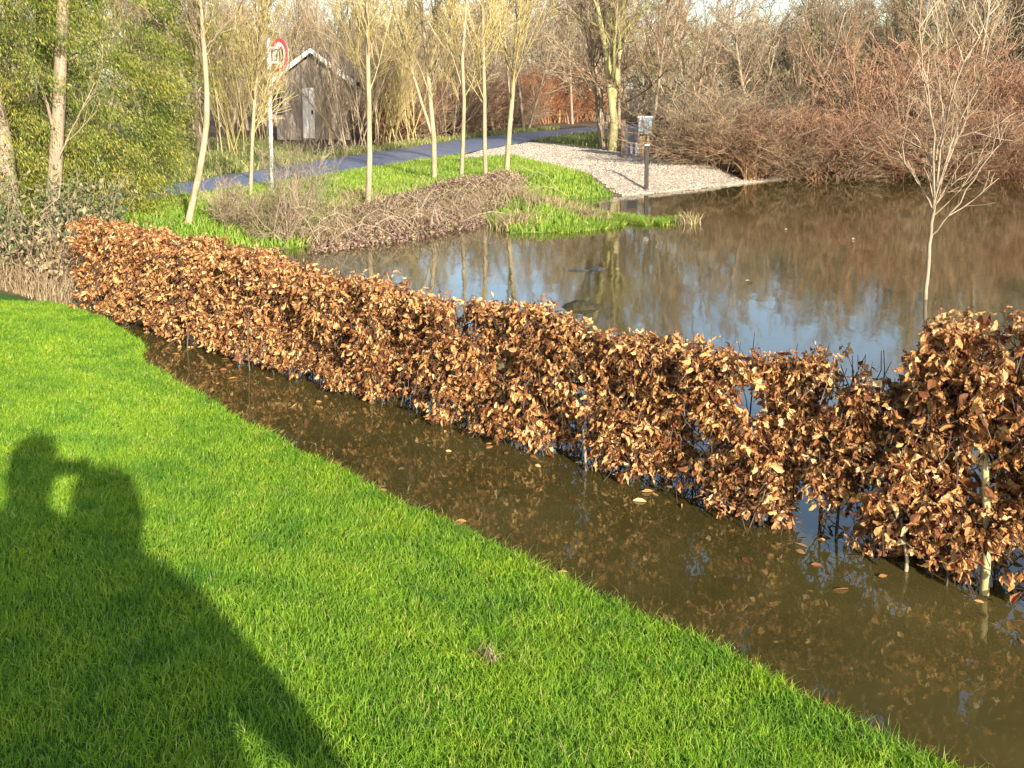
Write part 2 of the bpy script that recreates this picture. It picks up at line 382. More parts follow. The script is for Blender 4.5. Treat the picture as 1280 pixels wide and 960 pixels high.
m_verge = leafmat('verge_blades', [(0, (.10, .14, .03)), (.5, (.22, .25, .06)), (1, (.42, .34, .17))], None, .3, .6)
tag(mk('verge_grass', V, Q, m_verge), 'olive and straw coloured rough grass along the far side of the lane', 'verge grass', kind='stuff')

# thin strip of grass standing out of the pond beyond the green spit
SPIT = [P(*q) for q in [(700, 292), (745, 288), (790, 283), (870, 281), (868, 275), (800, 273), (760, 268), (715, 268)]]
q = scatter(SPIT, 9000, R1); q = q[(wob(q[:, 0], q[:, 1], 4.5) > -.1)]
V, Q = blades(q, np.full(len(q), -.03), .05+.07*R1.random(len(q)), .010+.008*R1.random(len(q)), R1, 1.8)
tag(mk('flooded_grass', V, Q, M['bankgrass']), 'thin strip of flooded grass poking out of the pond', 'flooded grass', kind='stuff')

# leaves
def leaves(c, d, L, wd, rng, curl=.35, fold=.35, ns=4):   # c centers, d directions (n,3), L lengths, wd widths
    n = len(c); d = d/np.linalg.norm(d, axis=1, keepdims=True)
    rv = rng.normal(size=(n, 3)); s = np.cross(d, rv); s /= np.linalg.norm(s, axis=1, keepdims=True); u = np.cross(s, d)
    t = np.linspace(0, 1, ns+1); prof = np.sin(np.pi*np.clip(t, .03, .985))**.8
    cu = np.clip(rng.normal(size=n), -1.5, 1.5)*curl; fo = rng.uniform(.1, 1, n)*fold*np.sign(rng.normal(size=n))
    mid = c[:, None]+d[:, None]*(L[:, None]*t[None])[..., None]+u[:, None]*((cu*L)[:, None]*t[None]**2)[..., None]
    off = s[:, None]*(wd[:, None]*prof[None]*.5)[..., None]; lift = u[:, None]*((fo*wd)[:, None]*prof[None])[..., None]
    V = np.stack([mid-off+lift, mid, mid+off+lift], 2).reshape(-1, 3)
    k = (ns+1)*3; a = np.arange(ns)*3
    qd = np.concatenate([np.stack([a, a+1, a+4, a+3], -1), np.stack([a+1, a+2, a+5, a+4], -1)])
    return V, (qd[None]+(np.arange(n)*k)[:, None, None]).reshape(-1, 4)

# bramble cover on the bank
R2 = np.random.default_rng(21)
q = scatter(BRAM, 13000, R2); zz = TZ(q[:, 0], q[:, 1]); hh = .02+.14*R2.random(len(q))*(1+.9*wob(q[:, 0], q[:, 1], 2.4))
edge = np.clip(pdist(q[:, 0], q[:, 1], BRAM)/.3, .25, 1)
c = np.stack([q[:, 0], q[:, 1], np.maximum(zz, 0)+np.maximum(hh, .02)*edge], -1)
V, Q = leaves(c, R2.normal(size=(len(c), 3))+np.array([0, 0, -.3]), R2.uniform(.025, .06, len(c)), R2.uniform(.015, .035, len(c)), R2, ns=2)
bc = tag(mk('bramble_cover', V, Q, M['bramble']), 'low purplish brown bramble tangle on the pond bank', 'bramble', kind='stuff')
pl = []
q = scatter(BRAM, 450, R2)
for x, y in q:
    z = max(tz(x, y), 0) if False else .08
    a = R2.random()*6.28; L = R2.uniform(.3, .8); hh = R2.uniform(.12, .4); t = np.linspace(0, 1, 5)
    pl.append((np.stack([x+math.cos(a)*L*t, y+math.sin(a)*L*t, z+hh*np.sin(t*3.0)], -1), np.full(5, .0035), 3))
o = tube_obj('bramble_cane', pl, M['tw_tan'], bc); o['kind'] = 'stuff'
# straw tufts at the water's edge
q = []
for px, py, rad, n_ in [(430, 297, .5, 500), (470, 292, .4, 500), (500, 288, .3, 300), (480, 284, .5, 300), (420, 285, .5, 300), (450, 272, .5, 250), (520, 284, .25, 500), (560, 276, .3, 500), (583, 268, .22, 900), (600, 264, .15, 400), (650, 262, .4, 500), (690, 270, .5, 500), (640, 285, .4, 300), (740, 277, .3, 300), (860, 279, .2, 120), (400, 303, .4, 400)]:
    x, y = P(px, py); q.append(R2.normal(size=(n_, 2))*rad*.45+np.array([x, y]))
q = np.concatenate(q); V, Q = blades(q, np.maximum(TZ(q[:, 0], q[:, 1]), -.02), .08+.14*R2.random(len(q)), .007+.006*R2.random(len(q)), R2, 1.6)
tag(mk('straw_grass', V, Q, M['drygrass']), 'pale dead straw grass fringing the pond bank', 'dry grass', kind='stuff')

# ------------------------------------------------------------------ beech hedge standing in the water
R3 = np.random.default_rng(33)
HA = np.array([2.45, 2.87]); HB = np.array([-3.72, 8.42]); HL = np.linalg.norm(HB-HA); HD = (HB-HA)/HL; HN = np.array([-HD[1], HD[0]])
if HN[1] < 0: HN = -HN
HA = HA+HN*.15; HB = HB+HN*.15
def hpt(s, u, z): return np.array([HA[0]+HD[0]*s+HN[0]*u, HA[1]+HD[1]*s+HN[1]*u, z])
def htop(s):   # height of hedge along its length
    return np.interp(s, [0, 1.1, 1.3, 1.6, 2.0, 2.4, 3.0, 4.5, 5.2, 5.8, 6.4, 8.1], [.80, .78, .68, .70, .69, .66, .68, .66, .68, .72, .74, .73])
def hedge_clumps(n, s0, s1, topf, thick, rng, zlo=.05, thr=-.12):
    out = []
    while len(out) < n:
        s = rng.uniform(s0, s1); u = rng.normal()*thick*.5
        if abs(u) > thick: continue
        tp = topf(s)+.05*mnoise.noise(Vector((s*3.2, 3, 1)))+.03*mnoise.noise(Vector((s*9, 7, 1)))
        zb = zlo+.06*max(0, mnoise.noise(Vector((s*2.3, 0, 9))))
        z = zb+(tp-zb)*rng.random()**.85
        d = 1.15*mnoise.noise(Vector((s*4.6, u*5, z*3.4)))+.8*mnoise.noise(Vector((s*9.5, u*8, z*6+5)))
        lowgap = .04*max(0, 1-(z-zb)/.08)
        if d < thr+lowgap+.06*rng.normal(): continue
        out.append((s, u, z))
    return np.array(out)
def leafy(cl, per, rng, Lr=(.05, .078)):
    pts, dirs = [], []
    n = len(cl); tw = []
    base = np.stack([hpt(s, u, z) for s, u, z in cl])
    ax = rng.normal(size=(n, 3)); ax[:, 2] = np.abs(ax[:, 2])*.5+.55; ax[:, :2] += HN[None]*-.25; ax /= np.linalg.norm(ax, axis=1, keepdims=True)
    ln = rng.uniform(.04, .10, n)
    for j in range(per):
        t = rng.random(n)[:, None]
        p = base+ax*ln[:, None]*t
        rd = rng.normal(size=(n, 3)); rd[:, 2] *= .7
        pts.append(p+rd*.008); dirs.append(rd*.85+ax*.2+np.array([0, 0, -1.15]))
    c = np.concatenate(pts); d = np.concatenate(dirs)
    c[:, 2] = np.maximum(c[:, 2], .045)
    L = rng.uniform(*Lr, len(c))*rng.choice([.6, .8, 1, 1.15], len(c))
    V, Q = leaves(c, d, L, L*rng.uniform(.30, .66, len(c)), rng, .42, .8, 5); V = V+rng.normal(size=V.shape)*.0022
    for i in range(0, n):
        p0 = base[i]-ax[i]*.06+np.array([0, 0, -.03]); p1 = base[i]+ax[i]*ln[i]
        tw.append((np.stack([p0, (p0+p1)/2+rng.normal(size=3)*.006, p1]), np.array([.0028, .0022, .0012]), 3))
    return V, Q, tw
def stemset(ss, topf, rng, r=.008, spread=.10):
    pl = []
    for s in ss:
        tp = topf(s)*rng.uniform(.82, 1.03); u = rng.normal()*.07; k = 7; t = np.linspace(0, 1, k)
        so_ = np.cumsum(rng.normal(size=k))*.014; uo = np.cumsum(rng.normal(size=k))*.012
        P_ = np.stack([hpt(s+so_[i]+.05*rng.normal()*0, u+uo[i], -.12+(tp+.12)*t[i]) for i in range(k)])
        rr_ = r*rng.uniform(.7, 1.3); pl.append((P_, rr_*(1-.7*t), 5))
        for _ in range(9):
            tb = rng.uniform(.15, .95); b0 = np.array([np.interp(tb, t, P_[:, a]) for a in range(3)])
            dv = np.array([HD[0]*rng.normal(), HD[1]*rng.normal(), 0])+np.array([HN[0], HN[1], 0])*rng.normal()*.7; dv[2] = rng.uniform(.3, 1.1)
            L = rng.uniform(.12, .3); tt_ = np.linspace(0, 1, 5)[:, None]
            pp = b0+dv/np.linalg.norm(dv)*L*tt_; pp[1:] += rng.normal(size=(4, 3))*.012
            pp[:, 2] = np.minimum(pp[:, 2], topf(s)+.06)
            pl.append((pp, rr_*.42*(1-.7*tt_[:, 0]), 3))
    return pl
hedge = empty('beech_hedge', (*((HA+HB)/2), 0), 'long low hedge of crisp copper brown beech leaves standing in flood water', 'hedge')
def addto(parent, o): o.parent = parent; o.matrix_parent_inverse = parent.matrix_world.inverted(); return o
bpy.context.view_layer.update()
def child_world(o, parent):   # vertices are in world space: shift them under the parent
    l = parent.location
    o.parent = parent
    me = o.data; n_ = len(me.vertices); a = np.empty(n_*3, np.float32); me.vertices.foreach_get('co', a); a = a.reshape(-1, 3)-np.array(l, np.float32)
    me.vertices.foreach_set('co', a.ravel()); me.update(); return o
cl = hedge_clumps(13500, 1.22, HL-.05, htop, .16, R3, zlo=.02, thr=-.08)
V, Q, tw = leafy(cl, 8, R3, (.024, .043))
child_world(mk('foliage', V, Q, M['beech'], smooth=False), hedge)
sp = stemset(np.arange(1.1, HL, .17)+R3.normal(size=len(np.arange(1.1, HL, .17)))*.04, htop, R3)
for px, y0, y1 in [(455, 505, 372), (727, 590, 440), (948, 660, 470), (1122, 718, 470)]:
    # a few pale upright stems
    x, y = P(px, y0); s = ((np.array([x, y])-HA)@HD); t = np.linspace(0, 1, 6)
    pts = np.stack([hpt(s+.02*math.sin(9*a+px), -.10+.03*a, -.1+.72*a) for a in t])
    child_world(tube_obj('stem', [(pts, .0085-.005*t, 6)], M['pale_bark']), hedge)
# upright bare twigs on top, dark, near the right end
pl = []
for _ in range(26):
    s = R3.uniform(1.4, 2.4); z0 = htop(s)-.12; t = np.linspace(0, 1, 4)[:, None]
    p0 = hpt(s, R3.normal()*.08, z0); d = np.array([R3.normal()*.35, R3.normal()*.3, 1.0]); pl.append((p0+d*t*R3.uniform(.1, .22)+R3.normal(size=(4, 3))*.006, np.array([.0035, .003, .0022, .0015]), 4))
child_world(tube_obj('branches', sp+tw+pl, M['dark_twig']), hedge)

bush = empty('beech_bush', (*hpt(.6, 0, 0)[:2], 0), 'tall beech clump with copper leaves on a mossy stem at the near hedge end', 'beech bush')
def btop(s): return np.interp(s, [-.6, .2, .9, 1.1, 1.2, 1.32, 1.45], [1.08, 1.06, 1.02, 1.0, .97, .84, .66])
cl = hedge_clumps(3800, -.7, 1.42, btop, .20, R3, zlo=.02, thr=.0)
V, Q, tw = leafy(cl, 8, R3, (.028, .050))
child_world(mk('foliage', V, Q, M['beech']), bush)
sp = stemset(np.arange(-.4, 1.1, .16), btop, R3)
child_world(tube_obj('branches', sp+tw, M['dark_twig']), bush)
x, y = P(1225, 745); s = ((np.array([x, y])-HA)@HD); t = np.linspace(0, 1, 8)
pts = np.stack([hpt(s-.015*math.sin(5*a)+.03*a, -.09+.05*a, -.15+1.0*a) for a in t])
child_world(tube_obj('trunk', [(pts, .019-.010*t, 8)], M['moss_bark']), bush)

# ------------------------------------------------------------------ bare trees and shrubs
UP = np.array([0, 0, 1.])
def grow(R, p, d, L, r, lev, spec, out):
    s = spec[lev]; k = s.get('k', 5); st = L/(k-1); nz = R.normal(size=(k, 3))*s.get('wob', .12)
    pts = [p]; dd = d; dirs = [d]
    for i_ in range(k-1):
        dd = dd+nz[i_]+UP*s.get('up', .05); dd = dd/math.sqrt(dd@dd); pts.append(pts[-1]+dd*st); dirs.append(dd)
    t = np.linspace(0, 1, k); pts = np.array(pts)
    rad = np.maximum(r*(1-s.get('taper', .8)*t), s.get('rmin', .004))
    out[lev].append((pts, rad, s.get('n', 3)))
    if lev+1 < len(spec):
        c = s['ch']; n_ = int(c*R.uniform(.8, 1.2)+.5)
        for j in range(n_):
            tb = s.get('t0', .2)+(1-s.get('t0', .2))*((j+R.random())/n_); tb = min(tb, .98)
            f = tb*(k-1); a = int(f); f -= a; pb = pts[a]*(1-f)+pts[a+1]*f; db = dirs[min(a+1, k-1)]
            rv = R.normal(size=3); pr = rv-db*(rv@db); pr /= math.sqrt(pr@pr)
            an = math.radians(s.get('ang', 40)*R.uniform(.7, 1.3))
            cd = db*math.cos(an)+pr*math.sin(an)
            cl_ = L*s.get('ratio', .5)*(1-s.get('short', .55)*tb)*R.uniform(.7, 1.25)
            grow(R, pb, cd, cl_, max(r*(1-.8*tb)*s.get('rr', .6), .003), lev+1, spec, out)
def plant(name, R, stems, spec, mats, pname=('trunk', 'crown'), split=1):
    """prototype at the origin: levels < split form the trunk mesh, the rest the crown"""
    root = empty(name, (0, 0, 0)); out = [[] for _ in spec]
    for p, d, L, r in stems: d = np.array(d, float); grow(R, np.array(p, float), d/np.linalg.norm(d), L, r, 0, spec, out)
    tr = sum(out[:split], []); cr = sum(out[split:], [])
    tube_obj(pname[0], tr, mats[0], root); tube_obj(pname[1], cr, mats[1], root)
    return root
def put(proto, x, y, rz, sc, label, cat, group=None, first=[set()], z=None, tilt=0, name=None):
    kids = list(proto.children)
    if proto.name not in first[0]: first[0].add(proto.name); r_ = proto
    else:
        r_ = proto.copy(); COL.objects.link(r_)
        for c in kids:
            d = c.copy(); COL.objects.link(d); d.parent = r_
    r_.location = (x, y, (max(tz(x, y), -.05) if z is None else z)-.03); r_.rotation_euler = (tilt, 0, rz)
    r_.scale = (sc[0], sc[0], sc[1]) if isinstance(sc, tuple) else (sc, sc, sc)
    tag(r_, label, cat, group)
    return r_
RT = np.random.default_rng(77)
spec_wood = [dict(k=8, wob=.07, up=.04, ch=15, t0=.22, ang=48, ratio=.52, n=6, rmin=.02),
             dict(k=6, wob=.14, up=.10, ch=8, t0=.15, ang=40, ratio=.5, n=4, rmin=.009),
             dict(k=5, wob=.16, up=.07, ch=6, t0=.1, ang=38, ratio=.55, n=3, rmin=.006),
             dict(k=4, wob=.18, up=.05, n=3, rmin=.0045)]
def stems_multi(R, n, spread, L, r, lean=.25):
    return [((R.normal()*spread, R.normal()*spread, 0), (R.normal()*lean, R.normal()*lean, 1), L*R.uniform(.7, 1.1), r*R.uniform(.7, 1.1)) for _ in range(n)]
woods = []
for nm, tm, bm_ in [('tw_brown', 'brown', 'pale_bark'), ('tw_tan', 'tan', 'pale_bark'), ('tw_grey', 'grey', 'dark_bark'), ('tw_moss', 'mossy', 'moss_bark'), ('tw_tan', 'tan', 'moss_bark')]:
    woods.append(plant('bare_tree', RT, stems_multi(RT, 2, .12, 6.0, .075, .15), spec_wood, (M[bm_], M[nm])))
spec_shrub = [dict(k=6, wob=.10, up=.0, ch=9, t0=.12, ang=38, ratio=.55, n=4, rmin=.008),
              dict(k=5, wob=.16, up=.02, ch=6, t0=.1, ang=40, ratio=.6, n=3, rmin=.006),
              dict(k=4, wob=.2, up=.0, n=3, rmin=.0045)]
def shrub(nm, mat, L=2.3, n=24, lean=.45):
    return plant(nm, RT, stems_multi(RT, n, .28, L, .014, lean), spec_shrub, (mat, mat), ('stems', 'twigs'))
red_sh = [shrub('red_stemmed_shrub', M['tw_red']), shrub('red_stemmed_shrub', M['tw_red'], 2.0, 26, .6)]
tan_sh = [shrub('bare_shrub', M['tw_tan'], 1.9, 26, .6), shrub('bare_shrub', M['tw_grey'], 2.4, 22, .5)]
brn_sh = [shrub('brown_shrub', M['tw_brown'], 2.1, 26, .5)]
org_sh = [shrub('orange_shrub', M['tw_orange'], 2.2, 34, .4)]
spec_will = [dict(k=7, wob=.05, up=.03, ch=14, t0=.1, ang=22, ratio=.45, n=4, rmin=.01),
             dict(k=5, wob=.10, up=.10, ch=5, t0=.15, ang=25, ratio=.55, n=3, rmin=.006),
             dict(k=4, wob=.12, up=.08, n=3, rmin=.0045)]
willow = [plant('yellow_willow', RT, stems_multi(RT, 10, .3, 4.6, .026, .26), spec_will, (M[q_], M[q_]), ('stems', 'twigs')) for q_ in ('tw_yellow', 'tw_tan')]
spec_birch = [dict(k=10, rr=.32, wob=.035, up=.03, ch=34, t0=.2, ang=32, ratio=.28, short=.5, n=8, rmin=.012, taper=.85),
              dict(k=6, wob=.08, up=.14, ch=9, t0=.1, ang=32, ratio=.5, n=4, rmin=.005),
              dict(k=5, wob=.12, up=.10, ch=5, t0=.1, ang=30, ratio=.55, n=3, rmin=.005),
              dict(k=4, wob=.14, up=.05, n=3, rmin=.004)]

# birches in a row on the bank (each grown separately)
def birch(px, py, h, r, label, seed, lean=(0, 0), fork=None, mat='tw_yellow', grp='young trees along the bank', t0=.19):
    R = np.random.default_rng(seed); x, y = P(px, py, .16)
    st = [((0, 0, 0), (lean[0], lean[1], 1), h, r)]
    if fork: st.append(((lean[0]*fork[0]+.0, 0, fork[0]), (fork[1], .05, 1), h-fork[0]-.3, r*.6))
    sp = [dict(d) for d in spec_birch]; sp[0]['t0'] = t0
    p = plant('young_tree', R, st, sp, (M['birch'], M[mat]))
    return put(p, x, y, 0, 1, label, 'tree', grp, z=tz(x, y))
birch(460, 262, 6.4, .042, 'slim pale barked young tree nearest the sign, leaning slightly left at its foot', 1, (.03, 0))
birch(543, 234, 6.6, .048, 'young tree with a low side branch and bushy yellow twigs, second in the bank row', 2, (-.01, 0), (.75, -.30))
birch(576, 240, 6.2, .036, 'thinnest straight young tree standing in the brambles mid row', 3, (-.01, 0))
birch(607, 230, 6.4, .040, 'slim straight young tree just left of the forked one', 4, (0, 0))
birch(633, 223, 7.0, .052, 'pale young tree forking low into two yellow limbs by the gravel', 5, (.10, 0), (1.0, -.07))
birch(313, 257, 4.2, .030, 'very thin yellowish sapling left of the speed sign', 6, (0, 0), grp='young trees along the bank')
# pale leaning birch just behind the far end of the hedge
def path_tree(name, paths, mats, label, cat, y, base, twigs, seed, rmin=.004):
    root = empty(name, (*base, tz(*base)-.03), label, cat); R = np.random.default_rng(seed)
    tr, cr = [], []
    for j, (pts, r0, r1) in enumerate(paths):
        w = np.array([PX(px, py, y+dy) for px, py, dy in pts]); k = 12
        s = np.linspace(0, len(w)-1, k); P_ = np.stack([np.interp(s, np.arange(len(w)), w[:, a]) for a in range(3)], -1)
        P_[1:-1] = (P_[:-2]+2*P_[1:-1]+P_[2:])/4; P_[1:-1] += R.normal(size=(k-2, 3))*.006
        if j == 0: P_[0] = (*base, tz(*base)-.1)
        rad = np.linspace(r0, r1, k); tr.append((P_, rad, 8 if r0 > .012 else 5))
        for _ in range(int(twigs*np.linalg.norm(P_[-1]-P_[0]))):
            t_ = R.uniform(.15 if j else .55, 1); f = t_*(k-1); a = min(int(f), k-2); pb = P_[a]*(1-f+a)+P_[a+1]*(f-a)
            d = (P_[a+1]-P_[a]); d /= np.linalg.norm(d); rv = R.normal(size=3); rv -= d*(rv@d); rv /= np.linalg.norm(rv); d = d*.8+rv*.55
            out = [[], []]
            grow(R, pb, d/np.linalg.norm(d), R.uniform(.25, .7), .006, 0, [dict(k=5, wob=.1, up=.06, ch=5, t0=.2, ang=35, ratio=.5, n=3, rmin=rmin*.8), dict(k=4, wob=.12, up=.04, n=3, rmin=rmin*.6)], out)
            cr += out[0]+out[1]
    child_world(tube_obj('trunk', [tr[0]], mats[0]), root)
    if len(tr) > 1: child_world(tube_obj('limbs', tr[1:], mats[0]), root)
    if cr: child_world(tube_obj('twigs', cr, mats[1]), root)
    return root
b0 = P(233, 292, .12)
path_tree('birch_tree', [([(233, 292, 0), (246, 235, 0), (256, 185, 0), (259, 130, .05), (256, 70, .1), (252, 20, .1), (250, -60, .1), (252, -200, .1)], .046, .016),
    ([(253, 30, .1), (262, 0, 0), (280, -50, -.1)], .013, .006), ([(252, 10, .1), (240, -30, 0), (225, -80, .1)], .013, .006), ([(257, 60, .1), (275, 38, 0), (300, 10, -.1)], .009, .004)],
    (M['birch'], M['tw_tan']), 'slender cream barked birch leaning beside the dark conifer behind the hedge', 'birch tree', b0[1], b0, 9, 8)
# sapling standing in the pond
b1 = P(1157, 374)
r_ = path_tree('bare_sapling', [([(1157, 374, 0), (1160, 335, 0), (1163, 300, 0), (1167, 262, 0), (1170, 240, 0)], .018, .013),
    ([(1169, 245, 0), (1176, 190, .05), (1184, 140, .1), (1197, 90, .1), (1225, 45, .15), (1252, -10, .2), (1270, -60, .2)], .0105, .004),
    ([(1168, 250, 0), (1166, 200, -.1), (1168, 150, -.1), (1155, 100, -.15), (1147, 60, -.2), (1149, 0, -.2), (1155, -50, -.2)], .010, .004),
    ([(1170, 242, 0), (1185, 200, -.1), (1200, 150, -.1), (1228, 100, -.2), (1237, 50, -.2), (1250, 10, -.2)], .009, .003),
    ([(1164, 295, 0), (1180, 275, -.1), (1205, 248, -.2), (1222, 215, -.3), (1245, 185, -.3), (1262, 150, -.3)], .009, .003),
    ([(1165, 260, 0), (1152, 238, .1), (1140, 215, .1), (1120, 190, .2), (1098, 170, .2)], .009, .003),
    ([(1167, 225, 0), (1160, 190, .2), (1140, 165, .25), (1118, 150, .3)], .008, .003),
    ([(1170, 200, 0), (1180, 140, .1), (1172, 90, .2), (1172, 20, .2)], .008, .003),
    ([(1172, 230, 0), (1190, 190, .3), (1210, 150, .4), (1212, 110, .5)], .008, .003)],
    (M['pale_bark'], M['tw_tan']), 'leafless pale sapling standing alone in the flooded pond', 'sapling', b1[1], b1, 5, 9)

# tree beyond the gravel with a clean fork
R = np.random.default_rng(14)
x, y = P(765, 190, .25)
p = plant('forked_tree', R, [((0, 0, 0), (0, 0, 1), 5.5, .12), ((.0, 0, 1.15), (.22, .05, 1), 5.0, .075)], [dict(spec_wood[0], t0=.3, ch=14), *spec_wood[1:]], (M['moss_bark'], M['tw_moss']))
put(p, x, y, 0, 1, 'yellowish forked tree with a clean lower trunk at the far edge of the gravel', 'tree')
x, y = P(752, 190, .25)
p = plant('twiggy_tree', R, stems_multi(R, 4, .12, 4.5, .05, .10), spec_wood, (M['pale_bark'], M['tw_tan']))
put(p, x+.15, y+.8, 0, 1, 'multi stemmed tan tree where the lane disappears behind the gravel', 'tree')

# reddish straw hanging over the far water edge
RF = np.random.default_rng(404); n_ = 150000; xx = RF.uniform(4.6, 17, n_); yy = RF.uniform(18.8, 21.6, n_); sd_f = sdist(xx, yy)
zz_ = TZ(xx, yy); k_ = (sd_f > -.05) & (sd_f < .15+.5*RF.random(n_)) & ~in_poly(xx, yy, GR) & (yy > 19.5); q = np.stack([xx, yy], -1)[k_]
V, Q = blades(q, zz_[k_]-.01, (.18+.5*RF.random(len(q))**1.5)*(1+.4*wob(q[:, 0], q[:, 1], 1.3)), .010+.008*RF.random(len(q)), RF, 1.2)
m_fr = leafmat('rust_straw', [(0, (.16, .07, .035)), (.5, (.34, .18, .09)), (1, (.50, .36, .20))], None, .2, .7)
tag(mk('bank_straw', V, Q, m_fr), 'rust coloured dead grass hanging over the far edge of the pond', 'dead grass', kind='stuff')
# ------- the wood beyond the pond and the lane
RW = np.random.default_rng(101)
def inside_clear(x, y):
    a = np.array([x]); b_ = np.array([y])
    return bool(in_poly(a, b_, GR)[0]) or bool(in_poly(a, b_, [tuple(v) for v in A]+[tuple(v) for v in B[::-1]])[0]) or sdist(a, b_)[0] < .1
used = {}
L_BANK = 'tangled red brown shrub in the thicket at the far water edge'
i_ = 0
for px in np.arange(880, 1560, 17):                     # front row at the far bank
    y = 20.75+RW.uniform(0, .6); x = XD(px+RW.uniform(-8, 8), y)
    put(red_sh[i_ % 2] if RW.random() < .7 else brn_sh[0], x, y, RW.random()*6.28, (RW.uniform(.75, 1.0), RW.uniform(.42, .66)), L_BANK, 'shrub', 'shrubs at the far water edge'); i_ += 1
for px in np.arange(900, 1600, 30):
    y = 22.9+RW.uniform(0, 1.0); x = XD(px+RW.uniform(-12, 12), y)
    big = 1.15 if 1050 < px < 1250 else .8
    pr = RW.choice([0, 1, 2, 3]); pr = [red_sh[0], red_sh[1], tan_sh[0], brn_sh[0]][pr] if px > 1040 else [tan_sh[0], tan_sh[1], brn_sh[0], tan_sh[0]][pr]
    put(pr, x, y, RW.random()*6.28, (RW.uniform(.9, 1.2), big*RW.uniform(.8, 1.1)), 'taller bare shrub in the second rank of the thicket beyond the pond', 'shrub', 'second rank shrubs beyond the pond')
def treeheight(px):      # keep the wood low where the photograph shows sky
    return np.interp(px, [-400, 200, 260, 330, 420, 480, 560, 640, 720, 800, 860, 900, 940, 990, 1050, 1100, 1180, 1400, 1700], [1.3, 1.3, .80, .95, .95, .80, .78, .95, 1.1, 1.1, 1.05, .84, .84, .95, 1.0, 1.05, 1.35, 1.4, 1.4])
for y0, step, sc0, lab, grp in [(25.2, 34, .78, 'leafless tree in the front of the wood beyond the pond', 'front trees of the wood beyond the pond'), (29.0, 34, .92, 'leafless tree deeper in the wood beyond the pond', 'deeper trees of the wood beyond the pond')]:
    for px in np.arange(790, 1700, step):
        y = y0+RW.uniform(-.8, 1.2); x = XD(px+RW.uniform(-14, 14), y)
        if inside_clear(x, y): continue
        w_ = woods[[0, 1, 2, 3, 4, 0, 1][RW.integers(7)]]
        f = treeheight(px)
        put(w_, x, y, RW.random()*6.28, (sc0*RW.uniform(.85, 1.1), sc0*f*RW.uniform(.68, 1.18)), lab, 'tree', grp)
for px in np.arange(250, 780, 30):                       # wood beyond the lane
    for y0 in (38, 43):
        y = y0+RW.uniform(-1.2, 1.5)+(8 if px > 640 else 0); x = XD(px+RW.uniform(-18, 18), y)
        if inside_clear(x, y) or abs(px-385) < 45: continue
        put(woods[[0, 1, 4, 2, 1][RW.integers(5)]], x, y, RW.random()*6.28, (1.0, treeheight(px)*y/36*RW.uniform(.85, 1.15)), 'leafless tree in the brown wood beyond the lane', 'tree', 'trees of the wood beyond the lane')
for px in np.arange(900, 1700, 36):                      # filling scrub between the red shrubs and the trees
    y = 27+RW.uniform(-.6, 1.0); x = XD(px+RW.uniform(-12, 12), y)
    put([tan_sh[0], brn_sh[0], tan_sh[1]][RW.integers(3)], x, y, RW.random()*6.28, (RW.uniform(1.2, 1.5), RW.uniform(1.2, 1.6)*(.75 if px < 1000 else 1)), 'high tan scrub filling the wood between the red thicket and the trees', 'shrub', 'high scrub in the wood beyond the pond')
for px, y in [(268, 25), (298, 24), (446, 26.5), (410, 28.5), (475, 27.5), (512, 29.5), (556, 32.5), (322, 29.5)]:
    x = XD(px, y)
    put(willow[RW.integers(2)], x, y, RW.random()*6.28, (RW.uniform(.7, .9), RW.uniform(.8, 1.05)), 'upright straw coloured willow clump beyond the lane near the shed', 'willow', 'willow clumps beyond the lane')
for px in np.arange(490, 655, 15):                       # brown thicket behind the lane
    y = np.interp(px, [490, 600, 700], [29.5, 37.5, 43.5])+RW.uniform(-.2, .8)+.8; x = XD(px, y)
    put(brn_sh[0] if RW.random() < .6 else red_sh[0], x, y, RW.random()*6.28, (1.0, .9), 'dark brown shrub in the thicket lining the lane', 'shrub', 'brown shrubs lining the lane')
for px, y in [(668, 44.6), (684, 45.5), (700, 46.5), (716, 47.5), (732, 49), (745, 51), (700, 50), (722, 52)]:
    put(org_sh[0], XD(px, y), y, RW.random()*6.28, (1.1, 1.1), 'bright orange red shrub at the bend of the lane', 'shrub', 'orange shrubs at the bend')
for px, y in [(878, 24.0), (892, 22.9), (905, 22.4), (856, 26.0), (822, 26.6), (912, 22.6), (800, 27.0), (870, 25.0)]:
    x = XD(px, y)
    if inside_clear(x, y): y += 1.0; x = XD(px, y)
    put(tan_sh[RW.integers(2)], x, y, RW.random()*6.28, (RW.uniform(.6, .8), RW.uniform(.5, .75)), 'grey tan bare shrub at the back edge of the gravel', 'shrub', 'shrubs behind the gravel')
for px in np.arange(-350, 260, 60):                      # trees beyond the lane on the left
    y = 24+RW.uniform(-1, 5); x = XD(px, y)
    put(woods[RW.integers(5)], x, y, RW.random()*6.28, .9*RW.uniform(.85, 1.1), 'leafless tree beyond the lane behind the conifers', 'tree', 'trees behind the conifers')
for px in np.arange(-300, 1700, 24):                     # far wood behind everything
    y = RW.uniform(52, 74); x = XD(px, y)
    put(woods[RW.integers(5)], x, y, RW.random()*6.28, (1.7, 1.25*RW.uniform(.8, 1.1)*treeheight(px)), 'far bare tree closing the view behind the wood', 'tree', 'far trees closing the view')
# dead tan shrubs behind the hedge near the sign
for k_, (px, py, s_, lab) in enumerate([(345, 296, (.34, .42), 'tan dead shrub beside the water just behind the hedge below the sign'), (372, 290, (.28, .52), 'narrow upright dead shrub climbing in front of the lane'), (300, 292, (.32, .34), 'low grey dead shrub behind the hedge near the birch')]):
    x, y = P(px, py, .1); put(tan_sh[k_ % 2], x, y, k_*2.1, s_, lab, 'dead shrub')

